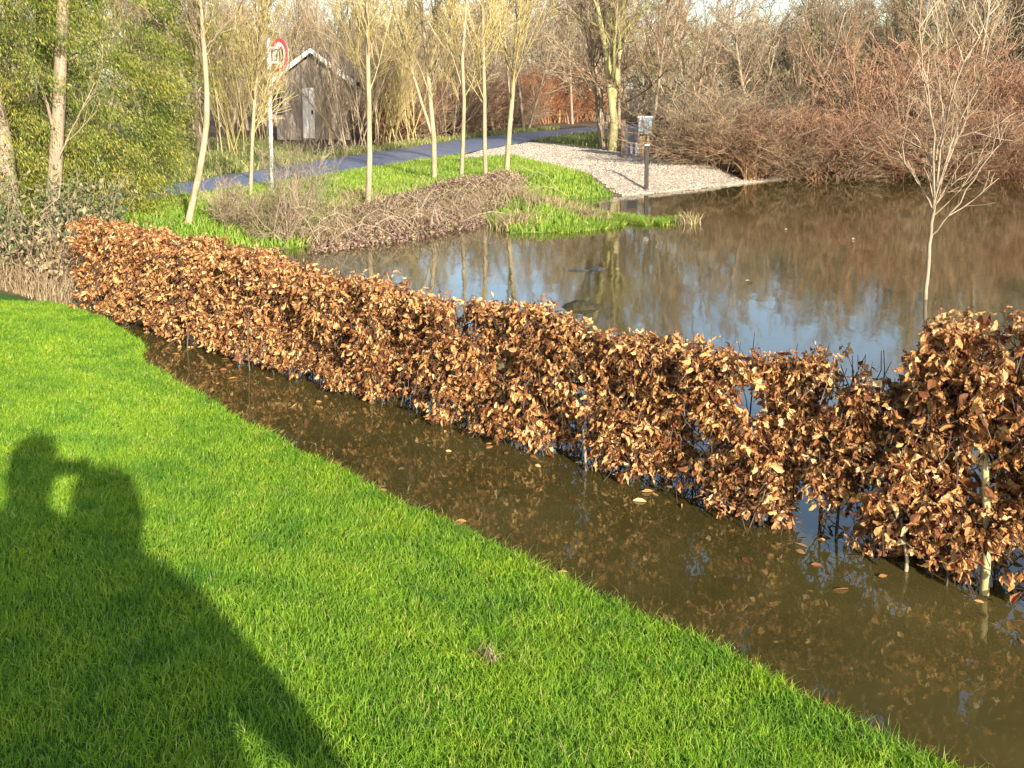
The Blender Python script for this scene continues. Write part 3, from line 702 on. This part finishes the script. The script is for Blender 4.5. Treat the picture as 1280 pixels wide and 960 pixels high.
# ------------------------------------------------------------------ conifers
def conifer(name, base, hgt, rad, label, seed, nclump=900, per=70, zlo=.35):
    R = np.random.default_rng(seed); root = empty(name, (*base, tz(*base)-.03), label, 'conifer')
    Vs, Ds, Ls = [], [], []; br = []
    for _ in range(nclump):
        zt = zlo+(hgt-zlo)*R.random()**1.1; prof = rad*min(1, 1.15*(1-((zt-zlo)/(hgt-zlo+.5))**1.8)**.6)*(.82+.18*min(1, (zt-zlo)/.8))
        a = R.random()*6.28; prof *= 1+.34*mnoise.noise(Vector((math.cos(a)*2.2, math.sin(a)*2.2, zt*1.3+seed)))
        rr_ = prof*R.uniform(.62, 1.0)**.6
        c = np.array([math.cos(a)*rr_, math.sin(a)*rr_, zt]); o_ = np.array([math.cos(a), math.sin(a), -.55])
        if R.random() < .15: br.append((np.stack([c*np.array([.35, .35, 1])-np.array([0, 0, .25]), c*np.array([.7, .7, 1])-np.array([0, 0, .05]), c-o_*.05]), np.array([.010, .006, .003]), 3))
        n_ = int(per*R.uniform(.6, 1.3)); t = R.random(n_)[:, None]
        sz = R.uniform(.20, .36)
        pts = c+o_*t*sz*1.2+R.normal(size=(n_, 3))*np.array([.34, .34, .26])*sz*.8
        dr = o_*.7+np.array([0, 0, -.9])+R.normal(size=(n_, 3))*.5
        Vs.append(pts); Ds.append(dr); Ls.append(R.uniform(.025, .055, n_))
    c = np.concatenate(Vs); d = np.concatenate(Ds); L = np.concatenate(Ls)
    V, Q = leaves(c, d, L, L*R.uniform(.14, .30, len(L)), R, .3, .2, 2)
    mk('crown', V, Q, M['conifer'], root)
    t = np.linspace(0, 1, 8)
    tube_obj('trunk', [(np.stack([.05*np.sin(t*4), .04*np.cos(t*3), -.1+hgt*.95*t], -1), .12*(1-.85*t), 8)], M['dark_bark'], root)
    tube_obj('branches', br, M['dark_bark'], root)
    return root
conifer('conifer_tree', (-5.72, 12.5), 7.2, 1.66, 'broad yellow green conifer with drooping sprays behind the far end of the hedge', 3, 1500, 230)
conifer('conifer_tree', (-6.65, 11.05), 6.6, 1.95, 'second yellow green conifer at the left edge of the view', 4, 1500, 200)
# pale trunks rising in front of and through the conifers
bt = P(62, 318, .2)
path_tree('old_tree', [([(62, 318, 0), (66, 250, 0), (70, 190, 0), (75, 120, .1), (78, 40, .1), (80, -60, .1), (84, -260, .2)], .08, .055), ([(70, 170, 0), (50, 100, .1), (30, 60, .1), (5, 20, .1)], .018, .008), ([(66, 215, 0), (95, 150, -.1), (120, 110, -.2)], .012, .005)],
    (M['pale_bark'], M['tw_tan']), 'pale buff trunk rising straight through the conifer foliage', 'tree', 10.75, (PX(62, 318, 10.75)[0], 10.75), 4, 31)
path_tree('old_tree', [([(18, 335, 0), (16, 290, 0), (12, 220, .1), (-6, 120, .5), (-26, 0, .8), (-30, -120, .8)], .10, .06), ([(15, 270, 0), (-20, 200, .1), (-40, 140, .2)], .035, .015)],
    (M['pale_bark'], M['tw_tan']), 'stout pale trunk at the left edge beside the lawn', 'tree', 10.5, (PX(18, 335, 10.5)[0], 10.5), 3, 32)
# evergreen undergrowth under the trunks
RU = np.random.default_rng(55)
def undershrub(base, hgt, rad, label, n=1500, leaf='shrubleaf', seed=0, fr=.5):
    R = np.random.default_rng(seed); root = empty('undergrowth_shrub', (*base, tz(*base)-.02), label, 'shrub')
    st = []; cs_, ds_ = [], []
    for _ in range(46):
        a = R.random()*6.28; L = hgt*R.uniform(.5, 1.1); d = np.array([math.cos(a)*R.uniform(.1, .6), math.sin(a)*R.uniform(.1, .6), 1]); p0 = np.array([R.normal()*rad*.35, R.normal()*rad*.35, -.05])
        t = np.linspace(0, 1, 6)[:, None]; pp = p0+d/np.linalg.norm(d)*L*t; pp[1:] += R.normal(size=(5, 3))*.03; st.append((pp, .006*(1-.6*t[:, 0]), 3))
        for _ in range(n//46):
            f = R.uniform(.15, 1); cs_.append(p0+d/np.linalg.norm(d)*L*f+R.normal(size=3)*.07); ds_.append(R.normal(size=3)+np.array([0, 0, -.3]))
    tube_obj('stems', st, M['tw_tan'], root)
    c = np.array(cs_); c[:, 2] = np.maximum(c[:, 2], .03)
    L = R.uniform(.03, .07, len(c)); V, Q = leaves(c, np.array(ds_), L, L*.55, R, ns=2); mk('leaves', V, Q, M[leaf], root)
    return root
undershrub((-4.83, 9.75), .9, .5, 'grey green leafy shrub under the pale trunk left of the hedge', 1500, seed=1)
undershrub((-4.3, 9.45), .75, .4, 'small straw coloured shrub touching the far end of the hedge', 500, 'drygrass', 2)
undershrub((-5.5, 10.05), 1.0, .5, 'leafy shrub between the two pale trunks', 1300, seed=3)
undershrub((-6.15, 9.95), 1.0, .5, 'leafy shrub at the foot of the stout left trunk', 1300, seed=4)
undershrub((-4.4, 10.5), .95, .5, 'dark leafy shrub behind the far end of the hedge under the conifer', 1600, seed=5)
q = np.concatenate([np.stack([R2.uniform(-7.2, -3.7, 5200), np.zeros(5200)], -1)]); q[:, 1] = lawn_top(q[:, 0])+.05+R2.random(len(q))**1.3*1.3
V, Q = blades(q, TZ(q[:, 0], q[:, 1]), .04+.20*R2.random(len(q))**1.8, .005+.004*R2.random(len(q)), R2, 1.0)
tag(mk('undergrowth_grass', V, Q, M['drygrass']), 'tall dry grass under the trees at the top of the lawn', 'dry grass', kind='stuff')

# ------------------------------------------------------------------ objects
def simple(name, col_, rough=.5, metal=0, scale=20, var=.25, bump=0.0, sc3=None):
    return noisemat(name, tuple(c*(1-var) for c in col_), tuple(min(1, c*(1+var)) for c in col_), scale, rough, bump, sc3)
mw = simple('galvanised_pole', (.55, .54, .50), .5); m_red = simple('sign_red', (.62, .06, .06), .4, var=.12); m_white = simple('sign_white', (.78, .77, .74), .4, var=.06); m_blk = simple('sign_black', (.04, .035, .05), .5)
# speed sign
sx, sy = P(340, 240, .25); sz0 = tz(sx, sy)
sign = empty('speed_sign', (sx, sy, sz0), 'round red and white 70 sign on a pale thin pole beside the lane', 'road sign')
bm = bmesh.new(); bmesh.ops.create_cone(bm, segments=16, radius1=.03, radius2=.03, depth=2.42, cap_ends=True)
for v in bm.verts: v.co.z += 1.21-.08
mkb('pole', bm, mw, sign, True)
SH = empty('tmp', (0, 0, 0)); bpy.data.objects.remove(SH)
th = math.radians(52); sc_ = Vector((.165, 0, 2.09)); RAD = .255
ax = Vector((math.sin(-th)*-1, -math.cos(th), 0))       # facing direction, turned towards the lane
ax = Vector((-.74, -.67, 0)).normalized(); sd_ = Vector((-ax.y, ax.x, 0)); 
if sd_.x < 0: sd_ = -sd_
def disc(r0, r1, d0, d1, seg=48):
    bm = bmesh.new(); rings = []
    for r, d in ((r0, d0), (r1, d0), (r1, d1), (r0, d1)):
        if r == 0: rings.append([bm.verts.new(sc_+ax*d)]); continue
        rings.append([bm.verts.new(sc_+ax*d+sd_*math.cos(a*2*math.pi/seg)*r+Vector((0, 0, math.sin(a*2*math.pi/seg)*r))) for a in range(seg)])
    for j in range(4):
        A_, B_ = rings[j], rings[(j+1) % 4]
        for a in range(seg):
            a2 = (a+1) % seg
            vs = [A_[a % len(A_)], A_[a2 % len(A_)], B_[a2 % len(B_)], B_[a % len(B_)]]; u = []
            for v in vs:
                if v not in u: u.append(v)
            if len(u) > 2:
                try: bm.faces.new(u)
                except ValueError: pass
    bmesh.ops.recalc_face_normals(bm, faces=bm.faces); return bm
mkb('face', disc(0, RAD*.80, 0, .012), m_white, sign)
mkb('red_ring', disc(RAD*.78, RAD, -.004, .016), m_red, sign)
mkb('back_plate', disc(0, RAD*.98, -.012, -.005), mw, sign)
def digits(txt, hgt, name):
    # seven-segment free strokes: built as extruded outlines from font curve
    cu = bpy.data.curves.new(name, 'FONT'); cu.body = txt; cu.size = hgt; cu.extrude = .002; cu.align_x = 'CENTER'; cu.align_y = 'CENTER'; cu.offset = .006
    o = bpy.data.objects.new(name, cu); COL.objects.link(o); bpy.context.view_layer.update()
    me = bpy.data.meshes.new_from_object(o.evaluated_get(bpy.context.evaluated_depsgraph_get())); bpy.data.objects.remove(o)
    return me
me = digits('70', .27, 'numerals')
for v in me.vertices:
    v.co = sc_+ax*(.0145+v.co.z)+sd_*(v.co.x*.95)+Vector((0, 0, v.co.y*1.15))
me.materials.clear(); me.materials.append(m_blk)
o = bpy.data.objects.new('numerals', me); COL.objects.link(o); o.parent = sign
bm = bmesh.new(); bbox(bm, (.07, .0, 2.2), (.16, .02, .03)); bbox(bm, (.07, .0, 1.98), (.16, .02, .03)); mkb('bracket', bm, mw, sign)

# shed with white bargeboards
hy = 31.5; hx0 = PX(336, 100, hy)[0]; hx1 = PX(445, 100, hy)[0]; hc = (hx0+hx1)/2; hw = (hx1-hx0)/2
ez = PX(336, 101, hy)[2]; az_ = PX(388, 62, hy)[2]
g0 = tz(hc, hy)
shed = empty('garden_shed', (hc, hy, g0), 'dark brown gabled shed with white bargeboards and a white door seen through the willows', 'shed')
m_wood = noisemat('dark_boards', (.22, .18, .14), (.38, .31, .25), 5, .8, .4, (9, 9, .6))
m_wp = simple('white_paint', (.78, .75, .68), .6, var=.10); m_roof = simple('roof_felt', (.10, .09, .085), .9)
ez -= g0; az_ -= g0; dep = 4.5; w2 = hw-.22
bm = bmesh.new()
pr = [(-w2, 0), (w2, 0), (w2, ez-.02), (0, az_-.16), (-w2, ez-.02)]
f0 = [bm.verts.new((x, 0, z)) for x, z in pr]; f1 = [bm.verts.new((x, dep, z)) for x, z in pr]
bm.faces.new(f0); bm.faces.new(f1[::-1])
for j in range(5): bm.faces.new([f0[j], f0[(j+1) % 5], f1[(j+1) % 5], f1[j]][::-1])
bmesh.ops.recalc_face_normals(bm, faces=bm.faces)
mkb('wall', bm, m_wood, shed)
bm = bmesh.new()
for j in range(int(2*w2/.18)):                            # cover boards
    x = -w2+.09+j*.18; hh = ez+(az_-ez)*(1-abs(x)/hw)-.2; bbox(bm, (x, -.012, hh/2), (.05, .02, hh))
mkb('cover_boards', bm, m_wood, shed)
roof_bm = bmesh.new(); barge = bmesh.new()
for sg in (-1, 1):
    a = Vector((sg*hw, -.25, ez-.08)); b_ = Vector((0, -.25, az_-.02)); n_ = Vector((-(b_-a).z*1, 0, (b_-a).x)).normalized()
    if n_.z < 0: n_ = -n_
    for bmx, y0, y1, t0_, t1_ in ((roof_bm, -.25, dep+.2, .0, .06), (barge, -.29, -.254, -.10, .075)):
        vs = []
        for yy in (y0, y1):
            for p_, t_ in ((a, t0_), (b_, t0_), (b_, t1_), (a, t1_)):
                q_ = p_+n_*t_; 
                if p_ is b_: q_.x = 0
                vs.append(bmx.verts.new((q_.x, yy, q_.z)))
        for f_ in ((0, 1, 2, 3), (7, 6, 5, 4), (0, 4, 5, 1), (1, 5, 6, 2), (2, 6, 7, 3), (3, 7, 4, 0)): bmx.faces.new([vs[k] for k in f_])
    bmesh.ops.recalc_face_normals(roof_bm, faces=roof_bm.faces); bmesh.ops.recalc_face_normals(barge, faces=barge.faces)
mkb('roof', roof_bm, m_roof, shed); mkb('bargeboard', barge, m_wp, shed)
dx = PX(386, 130, hy)[0]-hc
bm = bmesh.new(); bbox(bm, (dx, -.05, .82), (.36, .05, 1.55), .008); door = mkb('door', bm, m_wp, shed)
bm = bmesh.new(); bbox(bm, (dx+.12, -.085, .85), (.05, .04, .12), .006); mkb('handle', bm, m_blk, door)
wx = PX(345, 130, hy)[0]-hc
bm = bmesh.new(); bbox(bm, (wx, -.045, 1.15), (.40, .04, .75), .006); wf = mkb('window', bm, m_blk, shed)

# dark post, box on a stake, cabinet, wooden stake
x, y = P(808, 231.5, .12); z0 = tz(x, y); top = PX(808, 182, y)[2]
m_post = noisemat('tarred_post', (.02, .017, .015), (.06, .05, .04), 20, .8, .5, (3, 3, .5))
post = empty('marker_post', (x, y, z0), 'short black square post at the corner of gravel and grass', 'post')
bm = bmesh.new(); bbox(bm, (0, 0, (top-z0)/2-.08), (.07, .07, top-z0+.16), .006); mkb('shaft', bm, m_post, post)
bm = bmesh.new(); bbox(bm, (0, 0, top-z0+.012), (.085, .085, .022), .005); mkb('cap', bm, simple('cap_pale', (.5, .46, .4)), post)
yb = 23.2; xb = PX(806, 160, yb)[0]; zb0 = PX(806, 169, yb)[2]; zb1 = PX(806, 145, yb)[2]; gz = tz(xb, yb)
m_box = simple('blue_grey_metal', (.30, .36, .39), .35, var=.15, scale=6)
box = empty('meter_box', (xb, yb, gz), 'blue grey meter box on a tan wooden stake behind the gravel', 'meter box')
bm = bmesh.new(); bbox(bm, (0, 0, (zb0+zb1)/2-gz), (.30, .20, zb1-zb0-.05), .015); mkb('housing', bm, m_box, box)
bm = bmesh.new(); bbox(bm, (0, -.01, zb1-gz-.02), (.35, .26, .04), .012); mkb('lid', bm, simple('lid_pale', (.5, .58, .6), .35), box)
bm = bmesh.new(); bbox(bm, (-.01, -.108, (zb0+zb1)/2-gz), (.20, .016, .26), .005); mkb('door_panel', bm, simple('panel_blue', (.17, .25, .31), .3), box)
bm = bmesh.new(); bbox(bm, (-.07, .0, (zb0-gz)/2-.05), (.12, .09, zb0-gz+.08), .008); bbox(bm, (.08, .02, (zb0-gz)/2-.05), (.05, .05, zb0-gz+.08), .005); mkb('stake', bm, noisemat('tan_wood', (.32, .22, .12), (.52, .38, .22), 12, .8, .4, (4, 4, .5)), box)
yc = 23.9; xc = PX(791, 170, yc)[0]; zc1 = PX(791, 153, yc)[2]; gz = tz(xc, yc)
cab = empty('utility_cabinet', (xc, yc, gz), 'weathered grey utility cabinet left of the meter box', 'cabinet')
hcab = zc1-gz
bm = bmesh.new(); bbox(bm, (0, 0, hcab/2-.03), (.28, .22, hcab), .01); mkb('body', bm, simple('grey_weathered', (.30, .28, .29), .7, scale=6, bump=.3), cab)
bm = bmesh.new(); bbox(bm, (-.15, -.10, hcab/2-.03), (.04, .06, hcab-.02), .005); mkb('edge_trim', bm, simple('pale_trim', (.58, .55, .52), .6), cab)
bm = bmesh.new(); bbox(bm, (0, -.005, hcab-.01), (.33, .27, .035), .008); mkb('roof_lid', bm, m_blk, cab)
yp = 23.6; xp = PX(779, 170, yp)[0]; gz = tz(xp, yp); hp = PX(779, 150, yp)[2]-gz
pt = empty('timber_post', (xp, yp, gz), 'dark brown timber post left of the grey cabinet', 'post')
bm = bmesh.new(); bbox(bm, (0, 0, hp/2-.1), (.10, .10, hp+.2), .008); mkb('shaft', bm, noisemat('brown_timber', (.08, .055, .04), (.18, .12, .08), 14, .85, .4, (4, 4, .5)), pt)
bm = bmesh.new(); bbox(bm, (0, 0, hp+.012), (.12, .12, .02), .004); mkb('cap', bm, m_post, pt)

# mound of mud and weed and a sodden leaf raft in the pond; floating leaves
def mound(name, px, py, rx, ry, hz, mat, label, cat, seed, sink=.01):
    x, y = P(px, py); R = np.random.default_rng(seed); nr, ns = 10, 40
    V = [(0, 0, hz)]; Q = []
    bm = bmesh.new(); c0 = bm.verts.new((0, 0, hz)); rings = []
    for i in range(1, nr+1):
        f = i/nr; ring = []
        for j in range(ns):
            a = j*2*math.pi/ns; k = 1+.14*mnoise.noise(Vector((math.cos(a)*1.5, math.sin(a)*1.5, seed)))
            ring.append(bm.verts.new((math.cos(a)*rx*f*k, math.sin(a)*ry*f*k, hz*(1-f**2)*(1+.5*mnoise.noise(Vector((math.cos(a)*f*4, math.sin(a)*f*4, seed+3))))-.03*f**3)))
        rings.append(ring)
    for j in range(ns): bm.faces.new([c0, rings[0][j], rings[0][(j+1) % ns]])
    for i in range(nr-1):
        for j in range(ns): bm.faces.new([rings[i][j], rings[i+1][j], rings[i+1][(j+1) % ns], rings[i][(j+1) % ns]])
    o = mkb(name, bm, mat, None, True); o.location = (x, y, sink); tag(o, label, cat); return o
m_mud = noisemat('weedy_mud', (.018, .016, .007), (.055, .045, .016), 40, .75, .8)
mound('mud_mound', 727, 384, .19, .14, .045, m_mud, 'small olive brown mound of weed showing above the pond just behind the hedge', 'mud mound', 2)
m_dk = noisemat('sodden_mat', (.03, .028, .026), (.07, .065, .06), 30, .35, .5)
mound('leaf_raft', 722, 338, .16, .10, .012, m_dk, 'flat dark raft of sodden leaves on the pond, left piece', 'leaf raft', 5, .004)
mound('leaf_raft', 748, 337, .10, .10, .02, m_dk, 'darker lump of sodden leaves on the pond beside the flat raft', 'leaf raft', 7, .004)
pts = [(932, 353, .07), (981, 288, .04), (1065, 300, .035)]
for k_, (px, py, L) in enumerate(pts):
    x, y = P(px, py); R = np.random.default_rng(k_+60)
    V, Q = leaves(np.array([[0, 0, .012]]), np.array([[1, .3, .15]]), np.array([L*1.1]), np.array([L*.6]), R, .3, .3, 5)
    o = mk('floating_leaf', V, Q, M['drygrass']); o.location = (x, y, 0)
    tag(o, ['pale curled leaf floating in the middle of the open pond', 'small pale leaf floating far out near the brown reflections', 'tiny straw leaf floating left of the sapling in the pond'][k_], 'leaf')
q = []
R = np.random.default_rng(91)
for _ in range(150):                                         # fallen leaves along the waterline under the hedge
    s = R.uniform(.2, HL-.3); u = R.choice([-1, 1])*abs(R.normal())*.2-.05; q.append(hpt(s, u, .004))
for _ in range(14):
    s = R.uniform(.2, HL-2); q.append(hpt(s, -R.uniform(.2, .5), .004))
for _ in range(400):                                         # drifted bits caught along the lawn edge
    s = R.uniform(1.0, HL-.6); u = -R.uniform(.5, 2.2); p_ = hpt(s, u, .004); e_ = sdist(np.array([p_[0]]), np.array([p_[1]]))[0]
    if -.09 < e_ < -.01: q.append(p_)
q = np.array(q); L = R.uniform(.03, .06, len(q)); d = R.normal(size=(len(q), 3)); d[:, 2] *= .08
V, Q = leaves(q, d, L, L*.5, R, .1, .1, 3); V[:, 2] = np.maximum(V[:, 2], .002)
tag(mk('fallen_leaves', V, Q, M['beech']), 'scattered fallen beech leaves floating under the hedge', 'fallen leaves', kind='stuff')
# dry leaf tuft on the lawn
x, y = P(612, 801, .2); R = np.random.default_rng(9)
qq = np.array([x, y])+R.normal(size=(46, 2))*.018; V, Q = blades(qq, TZ(qq[:, 0], qq[:, 1]), .03+.035*R.random(46), np.full(46, .004), R, 1.4)
tag(mk('dry_tuft', V, Q, M['drygrass']), 'small straw coloured tuft in the green lawn', 'grass tuft')

# ------------------------------------------------------------------ the photographer behind the camera (casts the shadow on the lawn)
G0 = tz(.2, -.35)
m_skin = simple('skin', (.50, .32, .23), .5, var=.06); m_coat = noisemat('coat_cloth', (.03, .04, .07), (.05, .06, .10), 60, .85, .3); m_coat2 = noisemat('wool_cloth', (.10, .04, .04), (.16, .07, .06), 60, .85, .3)
m_trs = simple('trouser_cloth', (.05, .05, .06), .9); m_shoe = simple('boot_rubber', (.03, .03, .025), .4); m_hair = simple('hair', (.06, .04, .025), .6)
m_eye = simple('eye', (.7, .7, .7), .2)
def skin_obj(name, verts, edges, mat, parent, lvl=1, root=0):
    me = bpy.data.meshes.new(name); me.from_pydata([v[:3] for v in verts], edges, [])
    o = bpy.data.objects.new(name, me); COL.objects.link(o)
    md = o.modifiers.new('s', 'SKIN'); md.use_smooth_shade = True
    for k, v in enumerate(verts):
        sv = me.skin_vertices[0].data[k]; r = v[3]; sv.radius = r if isinstance(r, tuple) else (r, r)
    me.skin_vertices[0].data[root].use_root = True
    o.modifiers.new('u', 'SUBSURF').levels = lvl; o.modifiers['u'].render_levels = lvl
    bpy.context.view_layer.update()
    m2 = bpy.data.meshes.new_from_object(o.evaluated_get(bpy.context.evaluated_depsgraph_get()))
    bpy.data.objects.remove(o); m2.materials.clear(); m2.materials.append(mat)
    for p_ in m2.polygons: p_.use_smooth = True
    o = bpy.data.objects.new(name, m2); COL.objects.link(o); o.parent = parent; return o
def loft(name, rings, mat, parent, seg=28):
    bm = bmesh.new(); rs = []
    for (cx, cy, z, a, b_) in rings:
        rs.append([bm.verts.new((cx+a*math.cos(t*2*math.pi/seg)*(1+.03*math.sin(5*t*2*math.pi/seg)*(z < .95)), cy+b_*math.sin(t*2*math.pi/seg), z)) for t in range(seg)])
    for A_, B_ in zip(rs[:-1], rs[1:]):
        for t in range(seg): bm.faces.new([A_[t], A_[(t+1) % seg], B_[(t+1) % seg], B_[t]])
    bmesh.ops.recalc_face_normals(bm, faces=bm.faces)
    o = mkb(name, bm, mat, parent, True); md = o.modifiers.new('t', 'SOLIDIFY'); md.thickness = .006; return o
def make_person(x, y, hgt, hands, elbows, grip, coatm, label, headfwd=.06, rz=0.0, hw=1.0, hairw=1.0):
    """hands and elbows: (right, left) in metres relative to the person's feet centre"""
    G = tz(x, y); k = hgt/1.80; root = empty('person', (x, y, G), label, 'person', None, rz)
    V_, E_ = [], []
    def av(p, r, par=None):
        V_.append((*p, r)); q_ = len(V_)-1
        if par is not None: E_.append((par, q_))
        return q_
    S = lambda a, b_, c: (a*k, b_*k, c*k)
    pel = av(S(0, 0, .95), .125); sp1 = av(S(0, 0, 1.15), .115, pel); ch = av(S(0, .0, 1.33), .135, sp1); nb = av(S(0, 0, 1.47), .08, ch); nk = av(S(0, .015, 1.54), .055, nb)
    hd0 = av(S(0, headfwd, 1.62), (.068, .082), nk); hd1 = av(S(0, headfwd, 1.71), (.077, .092), hd0); av(S(0, headfwd-.01, 1.765), .05, hd1)
    av(S(0, headfwd+.105, 1.665), .011, hd0)
    for q_, sg in enumerate((1, -1)):
        shd = av(S(sg*.175, 0, 1.43), .06, nb); el = av(elbows[q_], .044, shd); hx, hyy, hz = hands[q_]
        e = Vector(elbows[q_]); hv = Vector(hands[q_]); dv = (hv-e).normalized()
        wr = av(tuple(hv-dv*.085), .027, el); pm = av(tuple(hv-dv*.02), (.036, .018), wr)
        fw = Vector((-sg*.6, .5, .2)) if grip[q_] else Vector((0, .25, -.9)); fw.normalize()
        sp_ = Vector((0, 0, 1)) if grip[q_] else Vector((0, 1, 0))
        for f_ in range(4):
            L = (.068, .076, .072, .056)[f_]; b0 = hv+dv*.02+sp_*(.03-.02*f_); a1 = av(tuple(b0), .0095, pm)
            a2 = av(tuple(b0+(dv*.4+fw*.6)*L*.5), .0085, a1); av(tuple(b0+(dv*.4+fw*.6)*L*.5+fw*L*.45), .007, a2)
        t1 = av(tuple(hv+Vector((-sg*.012, -.025, -.02))), .011, pm); av(tuple(hv+Vector((-sg*.035, -.028, .005))), .009, t1)
        hp_ = av(S(sg*.10, 0, .88), .09, pel); kn = av(S(sg*.11, .03, .49), .06, hp_); an_ = av(S(sg*.12, -.01, .09), .042, kn); av(S(sg*.13, .10, .04), .034, an_)
    skin_obj('body', V_, E_, m_skin, root)
    rg = [(0, .0, 1.53, .075, .08), (0, 0, 1.50, .12, .095), (0, 0, 1.455, .20, .12), (0, 0, 1.36, .225, .145), (0, 0, 1.15, .215*hw, .15), (0, 0, .98, .235*hw, .165), (0, 0, .80, .25*hw, .18), (0, 0, .66, .26*hw, .19)]
    coat = loft('coat', [tuple(c*k for c in r_) for r_ in rg], coatm, root)
    for q_, sg in enumerate((1, -1)):
        e = Vector(elbows[q_]); hv = Vector(hands[q_]); dv = (hv-e).normalized(); w_ = hv-dv*.085; mid = (e+w_)/2
        skin_obj('sleeve', [(*S(sg*.16, 0, 1.43), .085), (*e, .072), (*mid, .062), (*w_, .044)], [(0, 1), (1, 2), (2, 3)], coatm, coat)
        skin_obj('trouser_leg', [(*S(sg*.10, 0, .88), .10), (*S(sg*.11, .03, .49), .08), (*S(sg*.12, -.01, .10), .068)], [(0, 1), (1, 2)], m_trs, root)
        skin_obj('shoe', [(*S(sg*.12, -.04, .05), .045), (*S(sg*.125, .04, .05), .046), (*S(sg*.135, .13, .038), .038)], [(0, 1), (1, 2)], m_shoe, root)
        bm = bmesh.new(); bmesh.ops.create_icosphere(bm, subdivisions=2, radius=.012)
        for v in bm.verts: v.co += Vector(S(sg*.03, headfwd+.082, 1.695))
        mkb('eye', bm, m_eye, root, True)
    bm = bmesh.new(); bmesh.ops.create_icosphere(bm, subdivisions=3, radius=1)
    for v in bm.verts:
        lower = v.co.z < -.1
        v.co = Vector((v.co.x*hairw*(.098 if not lower else .105), v.co.y*.11-.018, v.co.z*(.115 if not lower else .24)))
        v.co.y = min(v.co.y, .055 if v.co.z > .03 else .0)
        v.co += Vector(S(0, headfwd, 1.705))
    mkb('hair', bm, m_hair, root, True)
    return root, G
LZ = 1.85
px_, py_ = -.035, -.36; g_ = tz(px_, py_)
make_person(px_, py_, 1.83, ((.095-px_, -.045-py_, LZ-g_-.03), (-.095-px_, -.045-py_, LZ-g_-.035)), ((.27, .12, 1.28), (-.27, .12, 1.28)), (True, True), m_coat, 'taller person in a dark blue coat holding up a phone on the lawn', .06)
cx_, cy_ = .345, -.52; g_ = tz(cx_, cy_)
make_person(cx_, cy_, 1.74, ((.50, .05, .98), (-.20, .10, .80)), ((.34, -.02, 1.17), (-.25, -.02, 1.08)), (False, False), m_coat2, 'shorter person in a dark red coat close beside the one with the phone', .03, 0, 1.18, 1.38)
bag = empty('shoulder_bag', (cx_+.52, cy_+.06, g_+.56), 'dark bag carried in the hand of the person in the red coat', 'bag')
bm = bmesh.new(); bbox(bm, (0, 0, .16), (.34, .13, .30), .04); mkb('body', bm, m_shoe, bag, True)
bm = bmesh.new(); bbox(bm, (0, .072, .24), (.31, .015, .13), .006); mkb('flap', bm, m_trs, bag)
t = np.linspace(0, 1, 12); pts = np.stack([-.11*np.cos(t*math.pi), 0*t, .29+.12*np.sin(t*math.pi)], -1)
tube_obj('handle', [(pts, np.full(12, .010), 6)], m_trs, bag)
# phone at the lens
phone = empty('phone', (0, -.02, 1.85), 'flat black phone held up sideways in both hands', 'phone'); phone.rotation_euler = (-PITCH, 0, 0)
bm = bmesh.new(); bbox(bm, (0, 0, -.01), (.16, .009, .075), .0035); mkb('body', bm, m_blk, phone)
bm = bmesh.new(); bbox(bm, (0, -.0056, -.01), (.15, .002, .068), .0005); mkb('screen', bm, simple('screen_glass', (.02, .02, .03), .1), phone)
bm = bmesh.new(); bmesh.ops.create_cone(bm, segments=24, radius1=.007, radius2=.007, depth=.003, cap_ends=True)
for v in bm.verts: v.co = Vector((v.co.x, v.co.z+.006, v.co.y))
mkb('lens', bm, m_blk, phone)
for o in list(bpy.data.objects):      # unused prototypes never placed
    if o.type == 'EMPTY' and o.parent is None and 'label' not in o:
        for c in list(o.children): bpy.data.objects.remove(c)
        bpy.data.objects.remove(o)
